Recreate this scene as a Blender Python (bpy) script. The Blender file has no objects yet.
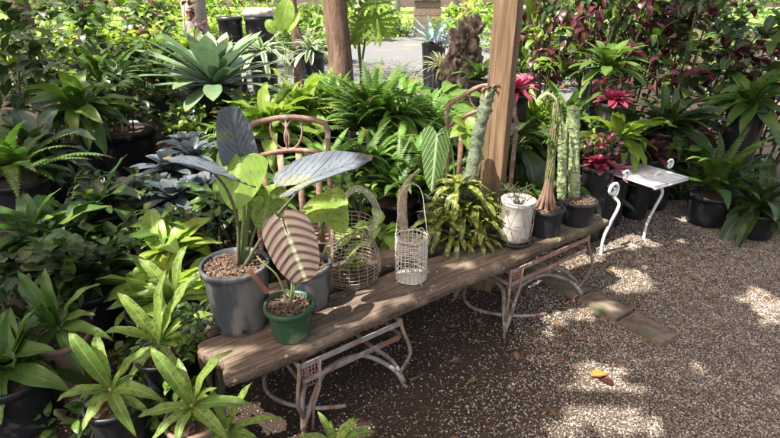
import bpy, math, random
import numpy as np
from mathutils import Vector, Matrix, noise
R = math.radians
rng = random.Random(7)
SC = bpy.context.scene
COL = SC.collection

# ---------------------------------------------------------------- camera, world, sun, exposure
CAM_H, PITCH, FPX = 1.45, 24.0, 500.0
cam_d = bpy.data.cameras.new('camera'); cam = bpy.data.objects.new('camera', cam_d); COL.objects.link(cam)
cam.location = (0, 0, CAM_H); cam.rotation_euler = (R(90 - PITCH), 0, 0)
cam_d.sensor_width = 36; cam_d.lens = 36 * FPX / 780; cam_d.clip_start = .02; cam_d.clip_end = 1000
SC.camera = cam
SUN = Vector((-0.42, -0.28, 0.865)).normalized()          # towards the sun
w = bpy.data.worlds.new('World'); SC.world = w; w.use_nodes = True
nt = w.node_tree; bg = nt.nodes['Background']
sky = nt.nodes.new('ShaderNodeTexSky'); sky.sky_type = 'NISHITA'; sky.sun_disc = False
sky.sun_elevation = math.asin(SUN.z); sky.sun_rotation = math.atan2(SUN.x, SUN.y)
sky.air_density = .6; sky.dust_density = 4.; sky.ozone_density = .3
tint = nt.nodes.new('ShaderNodeMix'); tint.data_type = 'RGBA'; tint.blend_type = 'MULTIPLY'; tint.inputs[0].default_value = 1; tint.inputs[7].default_value = (1, .9, .76, 1)   # camera white balance for shade
nt.links.new(sky.outputs[0], tint.inputs[6]); nt.links.new(tint.outputs[2], bg.inputs[0]); bg.inputs[1].default_value = .15
sd = bpy.data.lights.new('sun', 'SUN'); sd.energy = 3.5; sd.angle = R(.5); sd.color = (1, .95, .86)
so = bpy.data.objects.new('sun', sd); COL.objects.link(so); so.location = (0, 0, 20)
so.rotation_euler = (-SUN).to_track_quat('-Z', 'Y').to_euler()
SC.view_settings.view_transform = 'Standard'; SC.view_settings.look = 'None'
SC.view_settings.exposure = 1.95; SC.view_settings.gamma = 1
SC.cycles.max_bounces = 6; SC.cycles.transparent_max_bounces = 8

# ---------------------------------------------------------------- pixel helpers (photo 780 x 438)
_p = R(PITCH)
def ray(px, py):
    x = (px - 390) / FPX; y = -(py - 219) / FPX
    return Vector((x, y * math.sin(_p) + math.cos(_p), y * math.cos(_p) - math.sin(_p)))
def G(px, py, z=0.):
    d = ray(px, py); t = (z - CAM_H) / d.z
    return Vector((d.x * t, d.y * t, z))
def D(px, py, Y):
    d = ray(px, py); t = Y / d.y
    return Vector((d.x * t, Y, CAM_H + d.z * t))
def pxm(p, n):                                             # n photo pixels at point p in metres
    return n * (p[1] * math.cos(_p) + (CAM_H - p[2]) * math.sin(_p)) / FPX

# ---------------------------------------------------------------- mesh builder
class MB:
    def __init__(s): s.v = []; s.f = []; s.uv = []; s.r = []
    def add(s, vs, fs, uvs=None, rnd=None):
        o = len(s.v); rnd = rng.random() if rnd is None else rnd
        s.v.extend([tuple(a) for a in vs]); s.f.extend([tuple(i + o for i in f) for f in fs])
        s.uv.extend(uvs if uvs else [(.5, .5)] * len(vs)); s.r.extend([rnd] * len(vs))
    def build(s, name, mat, parent=None, smooth=True, world=True):
        me = bpy.data.meshes.new(name)
        v = np.array(s.v, dtype=np.float64)
        if parent is not None and world:
            q = parent
            off = np.zeros(3)
            while q is not None: off += np.array(q.location); q = q.parent
            v = v - off
        me.from_pydata(v.tolist(), [], s.f)
        uvl = me.uv_layers.new(name='UVMap')
        idx = np.zeros(len(me.loops), dtype=np.int32); me.loops.foreach_get('vertex_index', idx)
        uvl.data.foreach_set('uv', np.array(s.uv, dtype=np.float32)[idx].ravel())
        at = me.attributes.new('rnd', 'FLOAT', 'POINT'); at.data.foreach_set('value', np.array(s.r, dtype=np.float32))
        if smooth: me.polygons.foreach_set('use_smooth', [True] * len(me.polygons))
        me.materials.append(mat)
        o = bpy.data.objects.new(name, me); COL.objects.link(o)
        if parent is not None: o.parent = parent
        return o

def tag(o, label=None, cat=None, group=None, kind=None):
    if label: o['label'] = label
    if cat: o['category'] = cat
    if group: o['group'] = group
    if kind: o['kind'] = kind
    return o
def root(name, label, cat, loc, group=None):
    o = bpy.data.objects.new(name, None); COL.objects.link(o); o.location = loc; o.empty_display_size = .05
    return tag(o, label, cat, group)
def copy_tree(o, loc=None, rz=None, sc=None, label=None, group=None, parent=None):
    c = o.copy(); COL.objects.link(c)
    if parent is not None: c.parent = parent
    if loc is not None: c.location = loc
    if rz is not None: c.rotation_euler = (0, 0, rz)
    if sc is not None: c.scale = (sc, sc, sc)
    if label: c['label'] = label
    if group: c['group'] = group
    for ch in [x for x in COL.objects if x.parent is o]:
        copy_tree(ch, parent=c)
    return c

# ---------------------------------------------------------------- shapes
def tube(mb, pts, rad, n=7, cap=True, rnd=None):
    pts = [Vector(p) for p in pts]; m = len(pts)
    rs = [rad] * m if not hasattr(rad, '__len__') else rad
    T = []
    for i in range(m):
        T.append((pts[min(i + 1, m - 1)] - pts[max(i - 1, 0)]).normalized())
    a = Vector((0, 0, 1)) if abs(T[0].z) < .9 else Vector((1, 0, 0))
    nrm = (a - T[0] * a.dot(T[0])).normalized()
    vs = []; fs = []; uv = []
    for i in range(m):
        nrm = (nrm - T[i] * nrm.dot(T[i])).normalized(); b = T[i].cross(nrm)
        for k in range(n):
            t = 2 * math.pi * k / n
            vs.append(pts[i] + (nrm * math.cos(t) + b * math.sin(t)) * rs[i]); uv.append((k / n, i / max(1, m - 1)))
    for i in range(m - 1):
        for k in range(n):
            k2 = (k + 1) % n
            fs.append((i * n + k, i * n + k2, (i + 1) * n + k2, (i + 1) * n + k))
    if cap: fs.append(tuple(range(n))[::-1]); fs.append(tuple((m - 1) * n + k for k in range(n)))
    mb.add(vs, fs, uv, rnd)
def spline(pts, n=8):
    P = [Vector(p) for p in pts]; P = [P[0] * 2 - P[1]] + P + [P[-1] * 2 - P[-2]]; out = []
    for i in range(1, len(P) - 2):
        for k in range(n):
            t = k / n; a, b, c, d = P[i - 1:i + 3]
            out.append(.5 * ((2 * b) + (c - a) * t + (2 * a - 5 * b + 4 * c - d) * t * t + (3 * b - a - 3 * c + d) * t ** 3))
    out.append(P[-2]); return out
def lathe(mb, prof, c=(0, 0, 0), n=32, wob=0., rnd=None):
    c = Vector(c); vs = []; fs = []; uv = []
    for j, (r, z) in enumerate(prof):
        for k in range(n):
            t = 2 * math.pi * k / n; rr = r * (1 + wob * math.sin(3 * t + 1) * .5 + wob * math.sin(7 * t + z * 9) * .3)
            vs.append(c + Vector((rr * math.cos(t), rr * math.sin(t), z))); uv.append((k / n, z))
    for j in range(len(prof) - 1):
        for k in range(n):
            k2 = (k + 1) % n; fs.append((j * n + k, j * n + k2, (j + 1) * n + k2, (j + 1) * n + k))
    if prof[0][0] > 1e-4: fs.append(tuple(range(n))[::-1])
    mb.add(vs, fs, uv, rnd)
def box(mb, c, sx, sy, sz, rz=0., tilt=0.):
    M = Matrix.Rotation(rz, 3, 'Z') @ Matrix.Rotation(tilt, 3, 'X'); c = Vector(c)
    vs = [c + M @ Vector((sx * a / 2, sy * b / 2, sz * d / 2)) for a in (-1, 1) for b in (-1, 1) for d in (-1, 1)]
    mb.add(vs, [(0, 1, 3, 2), (4, 6, 7, 5), (0, 4, 5, 1), (2, 3, 7, 6), (0, 2, 6, 4), (1, 5, 7, 3)])
def grid_blob(mb, c, rx, ry, rz_, amp=.25, fr=2., nu=28, nv=18, seed=0, zmin=None):
    c = Vector(c); vs = []; fs = []
    for j in range(nv + 1):
        ph = math.pi * j / nv
        for i in range(nu):
            th = 2 * math.pi * i / nu
            d = Vector((math.sin(ph) * math.cos(th), math.sin(ph) * math.sin(th), math.cos(ph)))
            k = 1 + amp * noise.fractal(d * fr + Vector((seed, 0, 0)), 1, 2, 4)
            p = Vector((d.x * rx, d.y * ry, d.z * rz_)) * k + c
            if zmin is not None and p.z < zmin: p.z = zmin
            vs.append(p)
    for j in range(nv):
        for i in range(nu):
            i2 = (i + 1) % nu; fs.append((j * nu + i, (j + 1) * nu + i, (j + 1) * nu + i2, j * nu + i2))
    mb.add(vs, fs)

PROF = {
    'lance': lambda t: max(0, math.sin(math.pi * min(1, t ** .8))) ** .85,
    'strap': lambda t: min(1, .55 + t * 3) * (1 - t ** 5) ** .7,
    'obov': lambda t: (.42 + .75 * t) * (1 - t ** 7) ** .8 * (1 - max(0, t - .75) * 1.2),
    'oval': lambda t: max(0, math.sin(math.pi * t)) ** .6,
    'sword': lambda t: (1 - t) ** .55 * min(1, .7 + t),
    'stalk': lambda t: .08 if t < .22 else max(.0, math.sin(math.pi * ((t - .22) / .78) ** .7)) ** .7,
}
def leaf(mb, p0, az, el, L, W, curv=1., prof='lance', n=8, fold=.25, ripple=0., roll=0., rnd=None, side=0.):
    f = PROF[prof]; p = Vector(p0); vs = []; uv = []; fs = []; st = L / n; hi = n >= 7
    ph = rng.random() * 6; a = az
    for i in range(n + 1):
        t = i / n; e = el - curv * t; a = az + side * t
        d = Vector((math.cos(e) * math.cos(a), math.cos(e) * math.sin(a), math.sin(e)))
        s = Vector((-math.sin(a), math.cos(a), 0)); u = d.cross(s)
        if roll: s, u = s * math.cos(roll) + u * math.sin(roll), u * math.cos(roll) - s * math.sin(roll)
        wv = W / 2 * f(t)
        r1 = ripple * W * math.sin(t * 19 + ph); r2 = ripple * W * math.sin(t * 17 + ph + 2)
        cf, sf = math.cos(fold), math.sin(fold)
        if hi:
            m = .52
            row = [p + s * wv * cf + u * (wv * sf + r1), p + s * wv * m * cf + u * wv * sf * m * 1.15, p.copy(),
                   p - s * wv * m * cf + u * wv * sf * m * 1.15, p - s * wv * cf + u * (wv * sf + r2)]
            uvr = [(1, t), (.5 + m / 2, t), (.5, t), (.5 - m / 2, t), (0, t)]
        else:
            row = [p + s * wv * cf + u * (wv * sf + r1), p.copy(), p - s * wv * cf + u * (wv * sf + r2)]
            uvr = [(1, t), (.5, t), (0, t)]
        vs += row; uv += uvr; p = p + d * st
    k = len(row)
    for i in range(n):
        for j in range(k - 1):
            fs.append((i * k + j, i * k + j + 1, (i + 1) * k + j + 1, (i + 1) * k + j))
    mb.add(vs, fs, uv, rnd)
    return p
def leaf_to(mb, p0, p1, W, sag=.2, up=(0, 0, 1), prof='lance', n=10, fold=.25, ripple=0., rnd=None):
    """leaf whose midrib runs from p0 to p1, arched by sag along 'up'; blade faces 'up'"""
    p0, p1, up = Vector(p0), Vector(p1), Vector(up); ax = p1 - p0; L = ax.length
    vs = []; uv = []; fs = []; f = PROF[prof]; ph = rng.random() * 6
    pts = [p0 + ax * (i / n) + up.normalized() * (sag * L * 4 * (i / n) * (1 - i / n)) for i in range(n + 1)]
    for i in range(n + 1):
        d = (pts[min(n, i + 1)] - pts[max(0, i - 1)]).normalized(); s = up.cross(d).normalized(); u = d.cross(s)
        t = i / n; wv = W / 2 * f(t)
        for k, q in enumerate((1, .5, 0, -.5, -1)):
            rp = ripple * W * math.sin(t * 18 + ph + k) * abs(q)
            vs.append(pts[i] + s * wv * q * math.cos(fold) + u * (wv * abs(q) * math.sin(fold) + rp)); uv.append((.5 + q / 2, t))
    for i in range(n):
        for j in range(4):
            fs.append((i * 5 + j, i * 5 + j + 1, (i + 1) * 5 + j + 1, (i + 1) * 5 + j))
    mb.add(vs, fs, uv, rnd)
def heart(mb, O, A, N, L, W, lobe=.38, cup=0., bend=0., rip=.012, fold=.0, nrip=9, rnd=None, wave=0., depth=.3, pt=1.35):
    """heart/arrow leaf: O = petiole point, A = direction of the tip, N = facing; metres"""
    O = Vector(O); A = Vector(A).normalized(); N = Vector(N); N = (N - A * N.dot(A)).normalized(); S = A.cross(N)
    nt_, nr = 72, 9; vs = [O]; uv = [(.5, .3)]; fs = []
    for j in range(1, nr + 1):
        q = j / nr
        for i in range(nt_):
            th = -math.pi + 2 * math.pi * (i + .5) / nt_
            a_ = abs(th); sg_ = 1 if th > 0 else -1
            if a_ < math.pi / 2: x = L * math.cos(a_); y = sg_ * W / 2 * math.sin(a_) ** pt
            else:
                bb = math.pi - a_; k_ = 1 - .88 * math.exp(-(bb / depth) ** 2); x = -lobe * L * math.cos(bb) ** .8 * k_ * 1.1; y = sg_ * W / 2 * math.sin(bb) ** .8 * k_
            x *= q; y *= q
            wv = abs(y) / (W / 2)
            z = -fold * abs(y) + cup * (y / W) ** 2 * W - bend * L * (max(x, 0) / L) ** 2 - bend * .6 * L * (min(x, 0) / L) ** 2
            z += rip * math.cos(nrip * (x / L - .55 * wv) * math.pi * 2) * min(1, wv * 2.2) * (1 - .3 * wv)
            z += wave * W * math.sin(th * 5 + 1) * q * q
            vs.append(O + A * x + S * y + N * z); uv.append((.5 + .5 * y / (W / 2 * 1.05), .3 + .7 * x / L))
    for i in range(nt_):
        i2 = (i + 1) % nt_
        if i2: fs.append((0, 1 + i, 1 + i2))
        for j in range(nr - 1):
            if i2 == 0 : continue
            fs.append((1 + j * nt_ + i, 1 + (j + 1) * nt_ + i, 1 + (j + 1) * nt_ + i2, 1 + j * nt_ + i2))
    mb.add(vs, fs, uv, rnd)
def frond(mb, p0, az, el, L, W, curv=1.5, n=22, rnd=None, side=0.):
    p = Vector(p0); st = L / n; rnd = rng.random() if rnd is None else rnd; prev = None
    for i in range(n + 1):
        t = i / n; e = el - curv * t ** 1.3; a = az + side * t
        d = Vector((math.cos(e) * math.cos(a), math.cos(e) * math.sin(a), math.sin(e)))
        s = Vector((-math.sin(a), math.cos(a), 0)); u = d.cross(s)
        if i > 1:
            wl = W / 2 * (min(1, t * 4) * (1 - t ** 3) + .04)
            hw = st * .46
            for sg in (1, -1):
                q = s * sg; drop = u * (-.18 * wl + rng.uniform(-.1, .1) * wl)
                dd = (q + d * .35).normalized()
                b = p - d * hw; c = p + d * hw
                m1 = p + dd * wl * .6 - d * hw * .95 + drop * .3; m2 = p + dd * wl * .6 + d * hw * .95 + drop * .3; e2 = p + dd * wl + drop
                mb.add([b, c, m2, e2, m1], [(0, 1, 2, 3, 4)], [(.5, t)] * 2 + [(.8, t), (1, t), (.8, t)], min(1, rnd * .8 + rng.random() * .2))
        p = p + d * st
def rosette(mb, c, n, L, W, el0=80, el1=5, curv=.9, prof='obov', nseg=7, fold=.2, ripple=0., jit=.12, z0=0., r0=.02):
    c = Vector(c)
    for i in range(n):
        t = i / (n - 1 if n > 1 else 1); az = i * 2.39996 + rng.uniform(-.2, .2)
        el = R(el0 + (el1 - el0) * t) + rng.uniform(-jit, jit)
        l = L * (.55 + .45 * min(1, t * 1.8)) * rng.uniform(.88, 1.1)
        leaf(mb, c + Vector((math.cos(az) * r0 * t, math.sin(az) * r0 * t, z0 * (1 - t))), az, el, l, W * rng.uniform(.85, 1.1), curv * rng.uniform(.7, 1.3), prof, nseg, fold, ripple)

# ---------------------------------------------------------------- materials
def new_mat(name):
    m = bpy.data.materials.new(name); m.use_nodes = True
    return m, m.node_tree, m.node_tree.nodes['Principled BSDF']
def N_(t, ty, **k):
    n = t.nodes.new(ty)
    for a, b in k.items(): setattr(n, a, b)
    return n
def math_(t, op, a, b=None, c=None, clamp=False):
    n = t.nodes.new('ShaderNodeMath'); n.operation = op; n.use_clamp = clamp
    for i, x in enumerate((a, b, c)):
        if x is None: continue
        if isinstance(x, (int, float)): n.inputs[i].default_value = x
        else: t.links.new(x, n.inputs[i])
    return n.outputs[0]
def mix_(t, fac, a, b):
    n = t.nodes.new('ShaderNodeMix'); n.data_type = 'RGBA'
    for i, x in ((0, fac), (6, a), (7, b)):
        if isinstance(x, (int, float)): n.inputs[i].default_value = x
        elif isinstance(x, tuple): n.inputs[i].default_value = (*x, 1) if len(x) == 3 else x
        else: t.links.new(x, n.inputs[i])
    return n.outputs[2]
def noise_(t, scale, detail=3, vec=None, rough=.55):
    n = t.nodes.new('ShaderNodeTexNoise'); n.inputs['Scale'].default_value = scale; n.inputs['Detail'].default_value = detail
    n.inputs['Roughness'].default_value = rough
    if vec is not None: t.links.new(vec, n.inputs['Vector'])
    return n.outputs['Fac']
def sstep(t, x, lo, hi):
    n = t.nodes.new('ShaderNodeMapRange'); n.interpolation_type = 'SMOOTHSTEP'
    t.links.new(x, n.inputs['Value']); n.inputs['From Min'].default_value = lo; n.inputs['From Max'].default_value = hi
    return n.outputs[0]
def bump_(t, b, h, strength=.3, dist=.01):
    n = t.nodes.new('ShaderNodeBump'); n.inputs['Strength'].default_value = strength; n.inputs['Distance'].default_value = dist
    t.links.new(h, n.inputs['Height']); t.links.new(n.outputs[0], b.inputs['Normal'])
    return n
def coord(t, scale=(1, 1, 1)):
    c = t.nodes.new('ShaderNodeTexCoord'); m = t.nodes.new('ShaderNodeMapping'); m.inputs['Scale'].default_value = scale
    t.links.new(c.outputs['Object'], m.inputs['Vector']); return m.outputs[0]
def leaf_mat(name, c1, c2, vein=None, vn=10, vp=1.3, vk=.6, vw=.12, vs=.6, mid=True, margin=None, mw=.72, mott=None, ms=30, mt=.55, rough=.42, tr=.3, tcol=None, band=None, dist=.0, tips=True, midc=None):
    m, t, b = new_mat(name)
    at = N_(t, 'ShaderNodeAttribute', attribute_name='rnd')
    uvn = N_(t, 'ShaderNodeUVMap', uv_map='UVMap'); sp = N_(t, 'ShaderNodeSeparateXYZ'); t.links.new(uvn.outputs[0], sp.inputs[0])
    u = math_(t, 'ABSOLUTE', math_(t, 'MULTIPLY_ADD', sp.outputs[0], 2., -1.)); v = sp.outputs[1]
    oc = coord(t); nz = noise_(t, 14, 3, oc)
    col = mix_(t, at.outputs['Fac'], c1, c2)
    big = sstep(t, nz, .35, .7)
    col = mix_(t, math_(t, 'MULTIPLY', big, .45), col, tuple(x * .55 for x in c1))
    if tips:
        wt = math_(t, 'MULTIPLY', sstep(t, math_(t, 'ADD', v, math_(t, 'MULTIPLY', nz, .14)), .97, 1.05), sstep(t, at.outputs['Fac'], .35, .7)); col = mix_(t, wt, col, (.28, .17, .06))
        col = mix_(t, math_(t, 'MULTIPLY', sstep(t, noise_(t, 55, 3, oc), .66, .70), .75), col, (.22, .17, .06))
        col = mix_(t, math_(t, 'MULTIPLY', sstep(t, noise_(t, 5, 2, oc), .58, .7), .35), col, (.34, .33, .05))
    if mott:
        f = sstep(t, noise_(t, ms, 2, oc), mt - .03, mt + .05); col = mix_(t, f, col, mott)
    if band:
        f = math_(t, 'ABSOLUTE', math_(t, 'SINE', math_(t, 'MULTIPLY', v, 60.)))
        f = math_(t, 'MULTIPLY', sstep(t, f, .55, .9), .7); col = mix_(t, f, col, band)
    h = nz
    if vein:
        s = math_(t, 'MULTIPLY', math_(t, 'SUBTRACT', v, math_(t, 'MULTIPLY', math_(t, 'POWER', u, vp), vk)), float(vn))
        fr = math_(t, 'ABSOLUTE', math_(t, 'SUBTRACT', math_(t, 'FRACT', s), .5))     # 0 mid .. .5 line
        ln = sstep(t, fr, .5 - vw, .5)
        col = mix_(t, math_(t, 'MULTIPLY', ln, vs), col, vein); h = math_(t, 'SUBTRACT', .0, ln)
    if margin:
        f = sstep(t, math_(t, 'ADD', u, math_(t, 'MULTIPLY', nz, .2)), mw + .08, mw + .14); col = mix_(t, f, col, margin)
    if mid:
        f = math_(t, 'SUBTRACT', 1., sstep(t, u, .02, .11)); col = mix_(t, math_(t, 'MULTIPLY', f, .8 if midc else .6), col, midc or vein or tuple(min(1, x * 2.0 + .03) for x in c2))
    t.links.new(col, b.inputs['Base Color']); b.inputs['Roughness'].default_value = rough
    b.inputs['Specular IOR Level'].default_value = .45
    bump_(t, b, h, .6, .004)
    trn = N_(t, 'ShaderNodeBsdfTranslucent')
    hs = N_(t, 'ShaderNodeHueSaturation'); hs.inputs['Value'].default_value = 1.7; hs.inputs['Saturation'].default_value = 1.1; t.links.new(col, hs.inputs['Color'])
    t.links.new(hs.outputs[0], trn.inputs[0])
    ms_ = N_(t, 'ShaderNodeMixShader'); ms_.inputs[0].default_value = tr
    t.links.new(b.outputs[0], ms_.inputs[1]); t.links.new(trn.outputs[0], ms_.inputs[2])
    t.links.new(ms_.outputs[0], t.nodes['Material Output'].inputs[0])
    return m
def surf(name, c1, c2, scale=20, rough=.8, bump=.3, bd=.004, c3=None, s3=5, stretch=(1, 1, 1), metal=0., t3=.55, spec=.4):
    m, t, b = new_mat(name); oc = coord(t, stretch)
    nz = noise_(t, scale, 5, oc, .65); col = mix_(t, sstep(t, nz, .32, .68), c1, c2)
    if c3: col = mix_(t, sstep(t, noise_(t, s3, 4, oc), t3, t3 + .12), col, c3)
    t.links.new(col, b.inputs['Base Color']); b.inputs['Roughness'].default_value = rough; b.inputs['Metallic'].default_value = metal
    b.inputs['Specular IOR Level'].default_value = spec
    bump_(t, b, nz, bump, bd)
    return m
M = {}
M['stem'] = leaf_mat('green_stem', (.10, .16, .04), (.16, .2, .06), mid=False, tr=.05)
M['stem_dark'] = surf('dark_stem', (.05, .05, .03), (.10, .09, .05), 40)
M['aloc'] = leaf_mat('blue_grey_leaf', (.10, .128, .15), (.125, .15, .178), vein=(.045, .06, .07), vn=9, vk=.5, vw=.1, vs=.5, rough=.65, tr=.08)
M['lime'] = leaf_mat('lime_leaf', (.26, .42, .07), (.34, .5, .10), vein=(.5, .65, .22), vn=8, vk=.5, vw=.08, vs=.6, rough=.5, tr=.45)
M['limespot'] = leaf_mat('speckled_lime_leaf', (.3, .42, .07), (.34, .46, .09), vein=(.24, .34, .06), vn=8, vk=.5, vw=.08, vs=.5, mott=(.12, .10, .03), ms=130, mt=.62, rough=.5, tr=.45)
M['olive'] = leaf_mat('speckled_olive_leaf', (.16, .25, .04), (.2, .3, .05), vein=(.3, .4, .1), vn=8, vk=.5, vw=.08, vs=.5, mott=(.07, .06, .02), ms=110, mt=.58, rough=.5, tr=.35)
M['pink'] = leaf_mat('pink_striped_leaf', (.19, .135, .11), (.22, .155, .125), vein=(.04, .03, .022), vn=7.5, vp=1.7, vk=.27, vw=.36, vs=.93, midc=(.3, .33, .2), rough=.38, tr=.12)
M['phil'] = leaf_mat('white_veined_leaf', (.07, .15, .035), (.09, .18, .045), vein=(.6, .68, .38), vn=9, vk=.42, vw=.09, vs=.9, rough=.38, tr=.2)
M['agave'] = leaf_mat('silvery_agave_leaf', (.11, .19, .10), (.19, .28, .16), mid=False, rough=.45, tr=.12)
M['bluebrom'] = leaf_mat('dark_blue_leaf', (.06, .09, .10), (.13, .15, .165), mid=False, rough=.25, tr=.05)
M['varieg'] = leaf_mat('variegated_leaf', (.07, .16, .06), (.11, .22, .09), margin=(.5, .55, .36), mw=.55, mid=False, rough=.35, tr=.2)
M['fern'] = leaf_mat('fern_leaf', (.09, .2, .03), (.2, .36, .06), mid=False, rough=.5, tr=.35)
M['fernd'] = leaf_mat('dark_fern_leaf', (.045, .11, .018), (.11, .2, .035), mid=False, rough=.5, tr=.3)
M['green'] = leaf_mat('green_leaf', (.055, .125, .02), (.12, .21, .035), vein=(.14, .25, .07), vn=9, vk=.5, vw=.1, vs=.5, rough=.35, tr=.25)
M['bright'] = leaf_mat('bright_green_leaf', (.12, .23, .025), (.24, .35, .05), vein=(.3, .42, .12), vn=9, vk=.5, vw=.1, vs=.4, rough=.4, tr=.35)
M['yellowg'] = leaf_mat('yellow_green_leaf', (.3, .36, .05), (.2, .33, .05), mid=True, rough=.45, tr=.35)
M['dark'] = leaf_mat('dark_green_leaf', (.022, .05, .014), (.05, .09, .022), rough=.35, tr=.2)
M['crot'] = leaf_mat('dark_red_leaf', (.045, .014, .018), (.12, .022, .035), rough=.35, tr=.25)
M['red'] = leaf_mat('red_leaf', (.16, .02, .035), (.38, .06, .12), mid=False, rough=.35, tr=.25)
M['pinkfl'] = leaf_mat('pink_bract', (.6, .2, .3), (.5, .3, .35), mid=False, rough=.45, tr=.3)
M['neo'] = leaf_mat('olive_bromeliad_leaf', (.055, .095, .02), (.13, .16, .03), mid=True, midc=(.34, .34, .08), mott=(.30, .31, .06), ms=55, mt=.55, rough=.3, tr=.2)
M['dieff'] = leaf_mat('banded_lance_leaf', (.13, .24, .03), (.27, .36, .06), vein=(.38, .48, .18), vn=16, vk=.35, vw=.2, vs=.5, mott=(.08, .15, .03), ms=70, mt=.56, band=None, rough=.42, tr=.35)
M['canopy'] = leaf_mat('canopy_leaf', (.03, .08, .02), (.05, .11, .03), rough=.5, tr=.12)
M['pale'] = leaf_mat('pale_leaf', (.4, .42, .22), (.5, .52, .32), mid=False, rough=.45, tr=.25)
M['blueag'] = leaf_mat('blue_agave_leaf', (.16, .26, .26), (.2, .3, .3), mid=False, rough=.5, tr=.1)
M['purple'] = leaf_mat('purple_petal', (.25, .15, .35), (.35, .25, .45), mid=False, tr=.3)
M['orange'] = leaf_mat('orange_dead_leaf', (.55, .17, .03), (.6, .2, .04), tr=.1, tips=False)
M['litter'] = leaf_mat('brown_dead_leaf', (.12, .06, .03), (.25, .15, .08), tr=.05)
M['greypot'] = surf('grey_plastic', (.032, .04, .048), (.06, .068, .078), 9, .55, .15, .002, (.14, .135, .125), 9, (1, 1, .3), t3=.5)
M['blackpot'] = surf('black_plastic', (.012, .013, .016), (.02, .022, .026), 12, .35, .1, .002, (.10, .085, .065), 11, t3=.58)
M['greenpot'] = surf('green_plastic', (.02, .06, .03), (.03, .08, .04), 12, .4, .08, .002, (.12, .15, .09), 11, t3=.54)
M['terra'] = surf('brown_clay', (.16, .10, .07), (.22, .15, .11), 12, .8)
M['whitepot'] = surf('white_plaster', (.36, .34, .31), (.52, .5, .46), 14, .8, .4, .003, (.17, .14, .11), 12, t3=.54)
M['soil'] = surf('potting_mix', (.045, .025, .018), (.13, .08, .055), 120, .9, .6, .006)
M['chip'] = leaf_mat('bark_chip', (.05, .03, .02), (.25, .165, .11), tips=False, mid=False, rough=.8, tr=0)
M['rustleg'] = surf('brown_rusty_iron', (.12, .08, .055), (.22, .16, .12), 45, .8, .4, .002, (.3, .25, .21), 18, t3=.6)
M['rust'] = surf('rusty_iron', (.2, .115, .08), (.32, .2, .15), 45, .75, .4, .002, (.46, .38, .32), 18, t3=.56)
M['rustgrey'] = surf('grey_rusty_iron', (.17, .155, .145), (.28, .255, .235), 40, .75, .5, .002, (.17, .09, .055), 14, t3=.5)
M['wirewhite'] = surf('white_wire', (.5, .46, .38), (.66, .62, .54), 60, .6, .3, .001, (.26, .19, .13), 40, t3=.6)
M['wirerust'] = surf('rusty_wire', (.2, .14, .10), (.42, .36, .29), 50, .7, .3, .001)
M['whiteiron'] = surf('white_iron', (.6, .6, .58), (.72, .72, .7), 30, .5, .2, .001, (.3, .2, .13), 20, t3=.66)
M['bark'] = surf('bark', (.09, .055, .04), (.2, .13, .09), 22, .9, 1., .02, stretch=(1, 1, .2))
M['greybark'] = surf('grey_bark', (.2, .18, .16), (.32, .3, .27), 22, .9, .8, .01, stretch=(1, 1, .3))
M['drift'] = surf('driftwood', (.05, .035, .025), (.2, .155, .12), 9, .85, 1., .03, (.3, .11, .06), 6, t3=.6)
M['cactus'] = surf('grey_green_cactus', (.09, .12, .07), (.17, .2, .13), 60, .75, 1., .008, (.22, .17, .11), 14, t3=.6)
M['column'] = surf('lumpy_green_column', (.09, .16, .05), (.42, .46, .25), 75, .6, .8, .005)
M['caudex'] = surf('brown_caudex', (.15, .085, .06), (.27, .17, .12), 30, .75, .6, .004, stretch=(1, 1, .4))
M['stone'] = surf('stone_block', (.11, .08, .055), (.21, .16, .12), 18, .9, .7, .008, (.09, .11, .06), 5)
M['pebble'] = leaf_mat('pebble', (.16, .12, .09), (.66, .58, .48), tips=False, mid=False, rough=.75, tr=0)
M['tag'] = surf('brown_label', (.16, .07, .05), (.12, .05, .04), 20, .5)
M['spathe'] = surf('dry_spathe', (.3, .22, .15), (.5, .42, .32), 70, .9, .9, .006, stretch=(1, 1, .8))
def plank_mat():
    m, t, b = new_mat('weathered_wood'); oc = coord(t, (1.4, 22, 22)); o2 = coord(t)
    g = noise_(t, 3, 8, coord(t, (1.1, 30, 30)), .8); big = noise_(t, 5, 4, o2); fine = noise_(t, 2.2, 5, coord(t, (2.2, 120, 120)), .7)
    col = mix_(t, sstep(t, g, .38, .6), (.07, .045, .032), (.21, .15, .105))
    col = mix_(t, math_(t, 'MULTIPLY', sstep(t, big, .5, .68), .6), col, (.33, .28, .21))
    col = mix_(t, math_(t, 'MULTIPLY', sstep(t, noise_(t, 2.6, 5, coord(t, (1, 2, 2)), .7), .5, .66), .65), col, (.055, .036, .026))
    sp = N_(t, 'ShaderNodeSeparateXYZ'); t.links.new(o2, sp.inputs[0])
    ms = math_(t, 'MULTIPLY', sstep(t, sp.outputs[0], 1.0, 1.7), sstep(t, noise_(t, 9, 4, o2), .42, .6))
    col = mix_(t, math_(t, 'MULTIPLY', ms, .7), col, (.10, .11, .035))
    col = mix_(t, math_(t, 'MULTIPLY', sstep(t, fine, .57, .62), .95), col, (.02, .013, .01))
    col = mix_(t, sstep(t, noise_(t, 34, 2, o2), .68, .74), col, (.5, .4, .2))
    t.links.new(col, b.inputs['Base Color']); b.inputs['Roughness'].default_value = .85
    h = math_(t, 'ADD', g, math_(t, 'MULTIPLY', fine, -.8)); bump_(t, b, h, .7, .006)
    return m
M['plank'] = plank_mat()
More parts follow.
